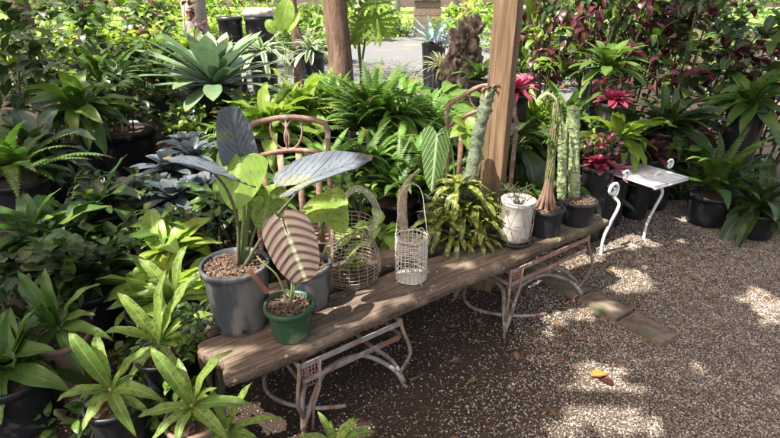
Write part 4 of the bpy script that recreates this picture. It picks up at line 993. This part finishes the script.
# leafy lime plant, leaning branch
def big_leaf_plant(px, py, Y, leaves, mat, label, name='potted_foliage_plant', pr=.12):
    c = D(px, py, Y); b = Vector((c.x, Y, 0)); r = root(name, label, 'potted plant', b); base_pot(r, b, .3, pr)
    for (ox, oy, tx, ty, wpx, nn) in leaves:
        O = D(ox, oy, Y); T_ = D(tx, ty, Y - .02); stem(r, [b + Vector((0, 0, .28)), (b + Vector((0, 0, .28))).lerp(O, .6) + Vector((.03, .04, .04)), O], .009, .005)
        m = MB(); leaf_to(m, O, T_, pxm(O, wpx), .1, nn, 'oval', 12, .15, .02); m.build('leaf', M[mat], r)
big_leaf_plant(284, 60, 7.2, [(280, 30, 289, -2, 19, (.2, -.9, .2)), (287, 32, 300, 14, 12, (-.2, -.8, .4)), (276, 34, 266, 20, 12, (.2, -.8, .4))], 'lime', 'plant with a big upright lime leaf left of the slim trunk')
m = MB(); tube(m, spline([Vector((-1.35, 7.6, .0)), Vector((-1.2, 7.5, .6)), Vector((-1.28, 7.4, 1.05)), Vector((-1.45, 7.3, 1.4))], 6), [.05 - .0018 * i for i in range(19)], 8); tag(m.build('dead_branch', M['drift']), 'short dark dead branch propped upright beside the slim trunk', 'branch')
# monstera climbing by the trunk
c = D(362, 40, 4.95); b = Vector((c.x, 4.95, 0)); r = root('climbing_monstera', 'climbing monstera with split leaves beside the brown trunk', 'climbing plant', b)
m = MB(); tube(m, spline([b, b + Vector((.02, -.02, .5)), b + Vector((-.03, 0, 1.)), b + Vector((.0, 0, 1.6)), b + Vector((.0, 0, 2.4))], 6), .016, 7); tube(m, spline([b + Vector((.04, 0, 0)), b + Vector((-.02, 0, .7)), b + Vector((.05, 0, 1.3)), b + Vector((.0, 0, 2.2))], 6), .011, 6); m.build('stems', M['stem'], r)
def monstera(O, T_, W, nn, mb):
    ax = Vector(T_) - Vector(O); L = ax.length; A = ax.normalized(); N = Vector(nn); N = (N - A * N.dot(A)).normalized(); S = A.cross(N); O = Vector(O)
    leaf_to(mb, O - A * L * .12, O + A * L * .98, W * .17, .05, N, 'lance', 10, .05, 0, .5)
    for sg in (-1, 1):
        for k in range(8):
            t = k / 7; o = O + A * L * (-.06 + .84 * t); ang = R(120 - 88 * t); ln = W * .5 * (.72 + .38 * math.sin(math.pi * (t * .8 + .2))) * (1 if t < .85 else .8)
            e = o + (S * sg * math.sin(ang) + A * math.cos(ang)) * ln - N * ln * .15; leaf_to(mb, o, e, L * .135, .06, N, 'strap', 7, .06, 0, .5)
for O, T_, W_, nn in (((374, 14), (384, 38), 50, (.1, -.75, .65)), ((360, 22), (352, 46), 30, (-.3, -.8, .4)), ((366, 4), (392, 2), 36, (.3, -.5, .8)), ((352, -8), (338, 6), 40, (-.3, -.6, .7))):
    o = D(O[0], O[1], 4.85); m = MB(); monstera(o, D(T_[0], T_[1], 4.78), pxm(o, W_), nn, m); m.build('leaf', M['bright'], r); stem(r, [b + Vector((0, 0, o.z - .15)), b.lerp(o, .5) + Vector((0, 0, o.z * .5 + .05)), o], .007, .005)

# mass of glossy and ferny plants in the middle
p_strap(268, 128, 3.3, .38, .09, 40, 'bright', 'glossy lime plant with wavy leaves behind the left rusty chair', ripple=.16, el=(.1, 1.3), pr=.15)
p_strap(300, 110, 3.7, .4, .10, 44, 'bright', 'tall glossy wavy-leaved plant in front of the brown trunk', ripple=.14, el=(.3, 1.4), pr=.16)
p_strap(238, 122, 4.1, .34, .08, 34, 'green', 'mid green wavy-leaved plant below the silvery rosette', ripple=.12, el=(.1, 1.3), pr=.14)
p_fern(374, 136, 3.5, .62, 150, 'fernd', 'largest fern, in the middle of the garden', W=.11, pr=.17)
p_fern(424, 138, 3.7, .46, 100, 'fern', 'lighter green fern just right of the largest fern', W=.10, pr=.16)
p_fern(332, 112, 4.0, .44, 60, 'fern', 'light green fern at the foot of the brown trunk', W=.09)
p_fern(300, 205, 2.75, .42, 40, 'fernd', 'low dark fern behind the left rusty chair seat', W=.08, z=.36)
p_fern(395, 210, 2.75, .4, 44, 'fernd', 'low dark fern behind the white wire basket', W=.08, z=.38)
p_strap(400, 118, 3.9, .34, .08, 14, 'bright', 'plant with upright lime strap leaves poking above the ferns', el=(1.0, 1.5), curv=.4, ripple=.1, prof='strap')
p_strap(440, 200, 2.7, .3, .08, 26, 'green', 'broad green leafy plant behind the hanging veined leaf', el=(.2, 1.3), z=.45)
p_strap(350, 232, 2.35, .22, .08, 22, 'green', 'small green leafy plant between the wire baskets behind the bench', el=(.2, 1.3), z=.28, petiole=.12)
p_strap(444, 112, 4.3, .4, .15, 16, 'green', 'plant with wide shiny leaves just left of the right rusty chair', el=(.1, 1.1), petiole=.15, prof='oval')
p_strap(375, 235, 2.15, .17, .09, 12, 'lime', 'small lime leaved plant behind the round wire basket', el=(.4, 1.3), z=.34, petiole=.12)
for px, py, Y, L, n, mt, lab, z in ((262, 175, 2.6, .3, 60, 'fernd', 'dark fern just left of the left rusty chair', .4), (330, 175, 2.85, .34, 66, 'fern', 'bright fern framed by the left rusty chair', .5), (372, 180, 2.9, .36, 66, 'fernd', 'dark fern filling the gap behind the arrow leaf', .5), (415, 175, 3.0, .36, 66, 'fern', 'pale green fern between the two rusty chairs', .5), (240, 150, 3.5, .36, 60, 'fern', 'light fern between the dark blue bromeliads and the wavy plants', .5), (458, 150, 3.1, .34, 56, 'fernd', 'dark fern left of the timber post', .5), (400, 140, 3.35, .42, 70, 'fern', 'tall light fern in front of the largest fern', .7)):
    p_fern(px, py, Y, L, n, mt, lab, z=z, W=.075, el=(-.3, 1.4), curv=1.5, pr=.1)
# path-side plants and stump
p_rosette(434, 40, 8.8, 1.1, .1, 22, 'blueag', 'blue spiky rosette standing on the far side of the gravel', 'potted_agave', prof='sword', pr=.2, el0=40, el1=0, curv=.15)
p_rosette(441, 64, 6.4, .38, .035, 50, 'pale', 'pale thin-leaved rosette in a black pot on the gravel', prof='sword', pr=.11, el0=85, el1=5, curv=1.2)
r = bush(452, 42, 7.6, .3, .12, 200, .07, ['purple', 'dark', 'blueag'], 'low purple flowered plant on the gravel behind the pale rosette', 'flowering_plant', 'plant')
# gnarled driftwood stump
c = D(464, 50, 6.); b = Vector((c.x, 6., 0)); m = MB()
for k, (dx, dz, rx, rz_) in enumerate(((0, .28, .2, .36), (-.05, .6, .16, .26), (.06, .78, .13, .24), (-.02, .98, .13, .2), (.07, 1.08, .11, .16), (-.1, .84, .07, .16))):
    grid_blob(m, b + Vector((dx, rng.uniform(-.05, .05), dz)), rx, rx * .8, rz_, .6, 1.9, 60, 44, seed=k * 7)
for k in range(5):
    a = k * 1.3; tube(m, spline([b + Vector((math.cos(a) * .1, math.sin(a) * .1, .35)), b + Vector((math.cos(a) * .26, math.sin(a) * .22, .15)), b + Vector((math.cos(a) * .42, math.sin(a) * .38, .0))], 5), [.06 - .003 * i for i in range(11)], 7)
m.v = [tuple(Vector(v) + Vector((noise.noise(Vector((v[0] * 26, v[1] * 26, v[2] * 6))), noise.noise(Vector((v[0] * 26, v[1] * 26, v[2] * 6 + 9))), 0)) * .022) for v in m.v]
tag(m.build('driftwood_stump', M['drift']), 'gnarled weathered driftwood stump standing left of the timber post', 'tree stump')
p_strap(478, 78, 5.4, .3, .07, 18, 'green', 'green plant growing against the driftwood stump', el=(.3, 1.3))
# stone pillar and lawn objects far away
b = G(425, 5); b = Vector((1.45, 21., 0)); m = MB(); r = root('stone_pillar', 'short grey stone pillar on the lawn beyond the gravel', 'pillar', b)
m = MB()
for k in range(5): box(m, b + Vector((rng.uniform(-.02, .02), 0, .13 + .262 * k)), 1.0 + rng.uniform(-.04, .04), .9, .25, rng.uniform(-.03, .03))
m.build('shaft', M['stone'], r, smooth=False); m = MB(); box(m, b + Vector((0, 0, 1.39)), 1.2, 1.1, .12); m.build('cap', M['stone'], r, smooth=False)
for i, (x, Y, rx, z, mats, lab) in enumerate(((-7, 20, 1.8, .9, ['bright', 'yellowg'], 'broad sunlit shrub at the back left beyond the trunks'), (-3.4, 21, 1.2, .7, ['bright', 'green'], 'sunlit green shrub behind the slim trunk'), (-.9, 26, 1.3, .6, ['bright', 'lime'], 'lime shrub on the lawn behind the monstera'), (3.6, 22, 1.4, .7, ['lime', 'bright'], 'bright shrub on the lawn right of the stone pillar'), (5.8, 19, 1.6, .9, ['green', 'bright'], 'green shrub at the back behind the timber post'), (9.5, 17, 2., 1.1, ['green', 'dark'], 'large green shrub at the back right'), (-12, 17, 2.2, 1.2, ['green', 'dark'], 'large shrub in the far left background'), (14, 22, 3, 1.2, ['dark', 'green'], 'dark shrub at the far right of the background'), (-20, 25, 4, 1.5, ['dark', 'green'], 'dark shrub beyond the far left trunk'))):
    bush(0, 0, Y, rx, z, 420, .26, mats, lab, x=x, z=z * .95)
# distant hedge of trees closing the view
m = MB()
for i in range(2600):
    x = rng.uniform(-60, 60); y = rng.uniform(48, 56); z = rng.uniform(.2, 9) * (1 + .2 * math.sin(x * .4))
    leaf(m, (x, y, z), rng.random() * 6.3, rng.uniform(-.6, .9), 1.5, .9, .7, 'lance', 3, .1, roll=rng.uniform(-.8, .8))
o = m.build('far_woods', M['green']); tag(o, kind='stuff')

for px, py, Y, rx, z, mats, lab in ((60, 0, 10.5, 1.2, .55, ['green', 'bright', 'yellowg'], 'wide sunlit shrub far behind the black pots on the left'), (120, 0, 13, 1.3, .6, ['bright', 'green'], 'lime shrub in the far left behind the croton'), (215, 0, 11.5, .9, .45, ['bright', 'green'], 'low sunlit shrub behind the tall black bins'), (320, 0, 12.5, .7, .35, ['green', 'bright'], 'low green shrub past the slim trunk'), (560, 0, 9, .9, .5, ['green', 'bright', 'crot'], 'green and red shrub beyond the hanging croton'), (640, 0, 11, 1.2, .6, ['green', 'dark'], 'green shrub far behind the upper right croton'), (740, 0, 8, 1.1, .6, ['dark', 'green'], 'dark green shrub far at the right edge'), (0, 0, 8, 1.1, .6, ['dark', 'green'], 'dark green shrub far at the left edge'), (20, 0, 17, 1.8, .9, ['green', 'bright'], 'green shrub closing the view at the far left corner'), (110, 0, 18, 1.8, .85, ['bright', 'green'], 'broad green shrub closing the view left of the pale trunk'), (190, 0, 19, 1.6, .8, ['green', 'bright'], 'green shrub closing the view behind the pale trunk'), (245, 0, 19, 1.5, .8, ['bright', 'yellowg'], 'yellow green shrub closing the view behind the bins'), (345, 0, 22, 1.5, .75, ['green', 'bright'], 'green shrub closing the view behind the brown trunk'), (510, 0, 15, 1.4, .7, ['green', 'bright'], 'green shrub closing the view behind the timber post'), (600, 0, 16, 1.8, .8, ['green', 'dark'], 'green shrub closing the view behind the croton'), (690, 0, 15, 1.8, .8, ['green', 'dark'], 'green shrub closing the view at the upper right'), (372, 0, 19, .9, .5, ['bright', 'green'], 'green shrub closing the far end of the gravel on the left'), (398, 0, 21, .8, .4, ['green', 'yellowg'], 'yellow green shrub at the far end of the gravel'), (452, 0, 17, .9, .45, ['green', 'bright'], 'green shrub at the far end of the gravel on the right'), (300, 0, 15, 1.0, .5, ['green', 'bright'], 'green shrub far behind the slim trunk'), (180, 0, 10, .8, .6, ['bright', 'yellowg', 'green'], 'bright yellow green shrub behind the pale trunk'), (262, 0, 12, .9, .5, ['bright', 'green'], 'bright shrub behind the bin with the lid')):
    bush(0, 0, Y, rx, z, 520, .17, mats, lab, x=D(px, 20, Y).x, z=z * .9)
# --- right background
p_strap(532, 40, 6.5, .85, .24, 12, 'bright', 'tall plant with huge upright green leaves right of the timber post', el=(1.1, 1.5), curv=.5, ripple=.04, prof='oval', pr=.2)
bush(520, 55, 5.2, .32, .3, 220, .12, ['bright', 'yellowg', 'dark'], 'yellow and green shrub directly behind the timber post', 'croton_shrub')
bush(584, 20, 4.6, .62, .42, 1000, .10, ['crot', 'dark', 'dark', 'green', 'crot'], 'dark red and green croton hanging at the upper right', 'croton_shrub', hang=.9)
bush(640, 15, 4.9, .6, .5, 760, .11, ['crot', 'dark', 'green', 'dark'], 'dark croton shrub at the upper right edge', 'croton_shrub', hang=.7)
bush(552, 55, 4.2, .26, .2, 200, .10, ['crot', 'bright', 'pinkfl', 'dark'], 'small mixed red and lime croton below the hanging croton', 'croton_shrub', hang=.4)
p_rosette(608, 62, 3.9, .36, .085, 36, 'green', 'dark green rosette in a black pot at the upper right', pr=.16, el0=80, el1=-5)
p_strap(566, 122, 3.6, .34, .06, 22, 'green', 'lime strap-leaved plant fanning out behind the knobbly columns', el=(.5, 1.5), curv=.7, prof='strap', ripple=.08, pr=.15)
p_strap(533, 122, 3.7, .3, .06, 20, 'bright', 'slender lime plant between the timber post and the columns', el=(.5, 1.5), curv=.7, ripple=.08)
p_strap(618, 140, 3.2, .36, .08, 26, 'bright', 'lime plant with wavy leaves above the white scrolled chair', el=(.3, 1.3), ripple=.14)
for px, py, Y, L, mt, lab in ((517, 86, 3.6, .17, 'red', 'red bromeliad flowering right behind the timber post'), (615, 95, 3.3, .14, 'red', 'red bromeliad just below the dark green rosette'), (527, 80, 4.6, .2, 'pinkfl', 'pink bracted bromeliad behind the post under the croton'), (600, 158, 2.95, .1, 'red', 'magenta red bromeliad beside the knobbly columns'), (612, 168, 3.0, .16, 'pinkfl', 'pale pink bromeliad above the white scroll'), (597, 176, 3.1, .15, 'red', 'small red bromeliad low behind the knobbly columns'), (648, 150, 3.3, .2, 'crot', 'dark red bromeliad at the right beyond the scrolled chair')):
    p_rosette(px, py, Y, L, .045, 30, mt, lab, prof='strap', pr=.09, el0=85, el1=0, curv=.9)
p_strap(512, 150, 3.1, .34, .15, 20, 'dark', 'plant with large dark round leaves between post and columns', el=(.2, 1.2), petiole=.14, prof='oval')
p_strap(590, 135, 3.6, .34, .12, 24, 'green', 'broad dark green plant behind the knobbly columns', el=(.2, 1.2), petiole=.12, prof='oval')
p_strap(560, 190, 2.95, .3, .1, 22, 'dark', 'low shaded leafy plant behind the black pots', el=(.2, 1.2), petiole=.1, z=.3, prof='oval')
p_strap(530, 185, 2.9, .24, .07, 22, 'green', 'low green leafy plant behind the wire wrapped pot', el=(.2, 1.2), petiole=.08, z=.3)
p_fern(480, 205, 2.85, .36, 34, 'fernd', 'shaded fern at the foot of the timber post', z=.3, W=.08)
p_strap(600, 200, 3.15, .24, .05, 26, 'dark', 'shaded slender plant behind the white scrolled chair', z=.2)

for px, py, Y, rx, rz, n, s, mats, lab in ((604, 148, 3.05, .14, .12, 170, .05, ['red', 'pinkfl', 'dark'], 'small red and pink leaved bush behind the white scroll'), (618, 90, 3.5, .14, .08, 110, .06, ['red', 'dark'], 'red leaved plant under the dark green rosette'), (505, 175, 3.3, .22, .3, 220, .1, ['dark', 'green'], 'dark bushy plant at the back foot of the timber post'), (545, 165, 3.3, .25, .28, 260, .1, ['dark', 'green', 'bright'], 'dark bushy plant behind the bundled stems'), (600, 120, 3.9, .35, .3, 300, .12, ['green', 'dark', 'bright'], 'mixed green bush under the dark green rosette'), (575, 175, 3.25, .2, .22, 200, .09, ['dark', 'crot', 'green'], 'dark mixed bush low behind the cactus columns'), (640, 165, 3.5, .4, .3, 300, .12, ['dark', 'green'], 'dark bush right of the scrolled chair')):
    bush(px, py, Y, rx, rz, n, s, mats, lab, 'bushy_plant', 'plant')
# --- left middle: dark blue bromeliads and lush leaves
for i, (px, py, Y, L, lab) in enumerate(((193, 152, 3.2, .25, 'dark blue bromeliad nearest the left rusty chair'), (168, 165, 3.0, .24, 'dark blue bromeliad at the far left of its cluster'), (204, 186, 2.7, .22, 'dark blue bromeliad behind the big grey pot'), (172, 192, 2.55, .22, 'lowest dark blue bromeliad, left of the big grey pot'), (184, 142, 3.7, .24, 'rearmost dark blue bromeliad below the silvery rosette'), (148, 190, 2.7, .22, 'dark blue bromeliad at the outer left'))):
    p_rosette(px, py, Y, L, .075, 26, 'bluebrom', lab, prof='obov', pr=.1, el0=75, el1=0, curv=.9, group='dark blue bromeliads')
p_strap(215, 205, 2.5, .2, .06, 26, 'green', 'small green plant tucked behind the big grey pot', z=.45, el=(.2, 1.2))
p_strap(175, 225, 2.1, .2, .07, 26, 'green', 'green leafy plant left of the big grey pot', z=.42, el=(.0, 1.2), ripple=.1)
p_strap(163, 232, 2.0, .24, .095, 20, 'yellowg', 'yellow mottled leafy plant at the left edge of the bench', z=.4, el=(.0, 1.1))
p_strap(178, 262, 1.85, .2, .08, 16, 'limespot', 'speckled lime plant beside the big grey pot', z=.3, el=(.3, 1.2))
p_strap(150, 262, 1.75, .24, .09, 20, 'dieff', 'broad-leaved green plant low on the left', z=.3, el=(.3, 1.2))
p_strap(205, 300, 1.72, .16, .05, 14, 'green', 'small dark leaved plant under the board beside the big pot', z=.12, el=(.2, 1.3))
# banded lance-leaf plants in the lower left
def lance_plant(px, py, z, leaves, label, pr=.09, mat='dieff', pm='terra', ph=None):
    c = G(px, py, z); b = Vector((c.x, c.y, 0)); r = root('potted_lance_plant', label, 'potted plant', b, 'banded lance-leaf plants'); pot(r, b, pr, pr * .8, z - .03, M[pm], holes=False, chips=60)
    stem(r, [b + Vector((0, 0, z - .06)), b + Vector((0, 0, z + .02))], .012, .009)
    leaves = list(leaves) + [(rng.uniform(-34, 34), rng.uniform(-30, 30) * (.3 if ph else 1), rng.uniform(9, 13), rng.uniform(-.05, .05)) for _ in range(9 if pr > .05 else 0)]
    for (dx, dy, w_, up) in leaves:
        dx *= 1.25; dy *= 1.15; w_ *= .85                       # tip offsets in photo pixels, drawn at the plant's own depth
        t_ = D(px + dx, py + dy, c.y + up); m = MB(); leaf_to(m, c + Vector((0, 0, .005)), t_, pxm(c, w_ * rng.uniform(.8, 1.1)), rng.uniform(.12, .26), ((t_ - c).cross(Vector((1, .1, 0))) if abs(dy) > abs(dx) * 1.5 and False else (0, -.35, 1)), 'lance', 18, .28, .085); m.build('leaf', M[mat], r)
    return r
lance_plant(193, 408, .24, [(-34, -52, 17, .03), (-12, -44, 13, .1), (32, -50, 14, .02), (50, -2, 17, -.05), (30, 30, 16, -.09), (-14, 34, 15, -.12), (-44, 8, 15, -.03), (-36, 34, 14, -.1), (6, -22, 10, .08)], 'lime lance-leaved plant in the brown pot at the lower left')
lance_plant(160, 345, .27, [(48, -26, 15, .03), (80, 4, 14, -.01), (30, -62, 15, .06), (5, -66, 15, .05), (-34, -46, 15, .04), (54, 18, 13, -.06), (-46, -10, 14, -.03), (-26, 34, 15, -.1), (10, -30, 12, .08), (22, 34, 13, -.1)], 'green lance-leaved plant level with the bench end on the left', pm='blackpot')
lance_plant(176, 300, .33, [(58, 10, 14, -.02), (44, -34, 15, .06), (10, -48, 14, .1), (-30, -36, 15, .05), (-44, 4, 14, -.02), (-24, 38, 14, -.08), (30, 42, 15, -.08), (8, 54, 14, -.1)], 'green lance-leaved plant touching the left side of the big grey pot', pm='blackpot')
lance_plant(228, 432, .16, [(20, -44, 11, .04), (-14, -40, 12, .06), (44, -12, 12, .0), (-40, -14, 12, .02), (30, 16, 12, -.05), (-20, 20, 12, -.06)], 'little lance-leaved plant right beside the brown pot under the bench end', pr=.06)
lance_plant(112, 392, .25, [(-34, -52, 17, .03), (-12, -54, 15, .1), (32, -40, 14, .02), (44, 10, 17, -.05), (20, 40, 16, -.09), (-24, 34, 15, -.12), (-44, 8, 15, -.03)], 'lance-leaved plant in the far lower left corner of the garden', pm='blackpot')
lance_plant(335, 446, .05, [(-14, -30, 9, .02), (20, -24, 13, .03), (34, -12, 12, .01), (-30, -8, 10, .0), (-4, -22, 8, .05)], 'small lance-leaved seedling in front of the near bench leg', pr=.035)
lance_plant(60, 330, .3, [(-34, -52, 17, .03), (-12, -54, 15, .1), (32, -40, 14, .02), (44, 10, 17, -.05), (20, 40, 16, -.09), (-24, 34, 15, -.12), (-44, 8, 15, -.03)], 'dark lance-leaved plant in the shade on the far left', mat='green')
for px, py, Y, rx, rz, n, s, mats, lab in ((150, 95, 5.6, .4, .35, 300, .12, ['green', 'bright'], 'green bush filling the gap left of the huge silvery rosette'), (185, 125, 4.3, .24, .16, 240, .08, ['green', 'dark', 'bright'], 'low green bush in front of the wide grey nursery pot'), (250, 112, 4.6, .24, .2, 280, .09, ['green', 'bright'], 'green bush tucked under the right side of the silvery rosette'), (100, 60, 6.5, .6, .4, 360, .14, ['green', 'bright', 'yellowg'], 'bright green bush in the upper left middle distance'), (430, 175, 2.8, .16, .2, 260, .06, ['green', 'bright'], 'fine leaved green bush behind the spathe and the white basket'), (345, 200, 2.35, .14, .16, 220, .06, ['green', 'bright'], 'fine leaved green bush behind the round wire basket'), (226, 160, 3.6, .16, .16, 150, .08, ['green', 'bright'], 'fine leaved green bush right of the dark blue bromeliads'), (222, 232, 2.2, .14, .16, 150, .06, ['green', 'dark'], 'small green bush pressed behind the big grey pot'), (165, 245, 2.15, .2, .2, 200, .08, ['green', 'dark', 'bright'], 'green bush low between the bromeliads and the banded plants'), (120, 205, 2.6, .3, .22, 240, .09, ['dark', 'green'], 'dark bush left of the outer blue bromeliad'), (70, 265, 2.0, .3, .22, 240, .09, ['dark', 'green'], 'dark bush in the left shade'), (10, 300, 1.8, .25, .25, 220, .1, ['dark'], 'very dark bush at the left edge'), (205, 330, 1.5, .09, .1, 120, .05, ['green', 'dark'], 'tiny green bush beside the near end of the board'), (168, 400, 1.42, .13, .1, 200, .05, ['green', 'bright'], 'low leafy bush filling the gap between the lance-leaved plants'), (150, 350, 1.62, .14, .12, 200, .06, ['green', 'dark'], 'leafy bush behind the lance-leaved plants'), (100, 420, 1.35, .16, .12, 200, .06, ['green', 'dark'], 'leafy bush at the lower left corner')):
    bush(px, py, Y, rx, rz, n, s, mats, lab, 'bushy_plant', 'plant')
# --- shaded garden to the left of the bench
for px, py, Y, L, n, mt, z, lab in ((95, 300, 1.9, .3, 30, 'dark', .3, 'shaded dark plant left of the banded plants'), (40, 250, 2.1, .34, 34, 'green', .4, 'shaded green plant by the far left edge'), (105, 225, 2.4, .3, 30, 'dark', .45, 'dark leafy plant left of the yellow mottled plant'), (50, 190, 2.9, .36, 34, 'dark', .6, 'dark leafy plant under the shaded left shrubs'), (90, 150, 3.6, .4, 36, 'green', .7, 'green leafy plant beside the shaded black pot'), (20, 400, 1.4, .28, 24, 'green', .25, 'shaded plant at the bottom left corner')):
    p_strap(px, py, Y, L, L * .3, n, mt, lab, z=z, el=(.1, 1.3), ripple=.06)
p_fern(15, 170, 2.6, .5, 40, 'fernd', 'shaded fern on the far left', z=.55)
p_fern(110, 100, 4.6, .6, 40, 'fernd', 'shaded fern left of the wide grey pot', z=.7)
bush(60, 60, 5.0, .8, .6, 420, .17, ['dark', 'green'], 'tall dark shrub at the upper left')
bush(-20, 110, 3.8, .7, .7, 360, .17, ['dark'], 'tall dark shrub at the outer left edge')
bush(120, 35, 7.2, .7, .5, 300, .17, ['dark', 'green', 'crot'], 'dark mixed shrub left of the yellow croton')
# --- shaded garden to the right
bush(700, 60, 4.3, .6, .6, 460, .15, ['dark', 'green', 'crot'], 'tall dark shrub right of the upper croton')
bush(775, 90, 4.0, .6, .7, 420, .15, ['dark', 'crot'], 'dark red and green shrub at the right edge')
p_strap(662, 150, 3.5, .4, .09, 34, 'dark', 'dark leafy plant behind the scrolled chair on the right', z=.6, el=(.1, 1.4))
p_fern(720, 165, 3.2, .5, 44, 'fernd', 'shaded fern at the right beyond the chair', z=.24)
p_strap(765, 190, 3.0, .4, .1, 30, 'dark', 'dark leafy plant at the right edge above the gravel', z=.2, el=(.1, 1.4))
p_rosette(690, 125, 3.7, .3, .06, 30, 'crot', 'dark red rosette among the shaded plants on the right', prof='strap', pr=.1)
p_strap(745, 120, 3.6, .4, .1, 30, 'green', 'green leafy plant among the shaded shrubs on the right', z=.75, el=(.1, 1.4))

# ================================================================ ADDED SHADE TREE, UNSEEN OVERHEAD (crown shaped to dapple the sun)
tb = Vector((-3.4, .4, 0)); r = root('added_shade_tree', 'added shade tree out of view, its crown shaped to dapple the bench', 'tree', tb, 'trees of the garden')
m = MB(); tube(m, spline([tb, tb + Vector((.05, 0, 1.2)), tb + Vector((.2, .1, 2.4)), tb + Vector((.5, .3, 3.4))], 6), [.2 - .003 * i for i in range(19)], 14)
for k in range(9):
    a = -1.2 + k * .33; s0 = tb + Vector((.35, .2, 2.9)); e = s0 + Vector((math.cos(a) * 5.2, math.sin(a) * 4.5 + .4, .8 + .1 * (k % 3))); tube(m, spline([s0, s0.lerp(e, .4) + Vector((0, 0, .3)), e], 7), [.07 - .0036 * i for i in range(15)], 7)
m.build('trunk', M['bark'], r)
m = MB(); cnt = 0
for i in range(23000):
    # aim each leaf at a spot of the shaded area, then lift it along the sun's direction
    x = rng.uniform(-4.2, 4.2); y = rng.uniform(.4, 5.6); g = Vector((x, y, .2)); z = rng.uniform(3.3, 4.6)
    dens_ = 1 if y < 2.9 else max(.0, 1 - (y - 2.9) / 1.6)
    nn_ = noise.fractal(Vector((x * 2.6, y * 2.6, 3.3)), 1, 2, 3); th_ = .36
    if -1.5 < x < 1.7 and y > 1.55 + .45 * x: th_ = .02
    elif x < -.35 and x > -1.3 and y < 2: th_ = .0
    if nn_ > th_ and not (x < -1.5 - .25 * y or x > 1.45 + .3 * y): continue
    side_ = x < -1.5 - .25 * y or x > 1.45 + .3 * y
    if side_: dens_ = 1; nn_ = 0
    if rng.random() > dens_: continue
    p = g + SUN * ((z - g.z) / SUN.z)
    if in_hole(p): continue
    if side_: p.z += rng.uniform(-.3, .6)
    s = rng.uniform(.13, .2) * (1.5 if side_ else 1)
    c0 = p - Vector((s * .5, 0, 0)); az = rng.random() * 6.28; leaf(m, p - Vector((math.cos(az), math.sin(az), 0)) * s * .5, az, rng.uniform(-.3, .3), s, s * .6, .2, 'oval', 3, .05, roll=rng.uniform(-.3, .3)); cnt += 1
m.build('crown', M['canopy'], r)
print('canopy leaves', cnt)
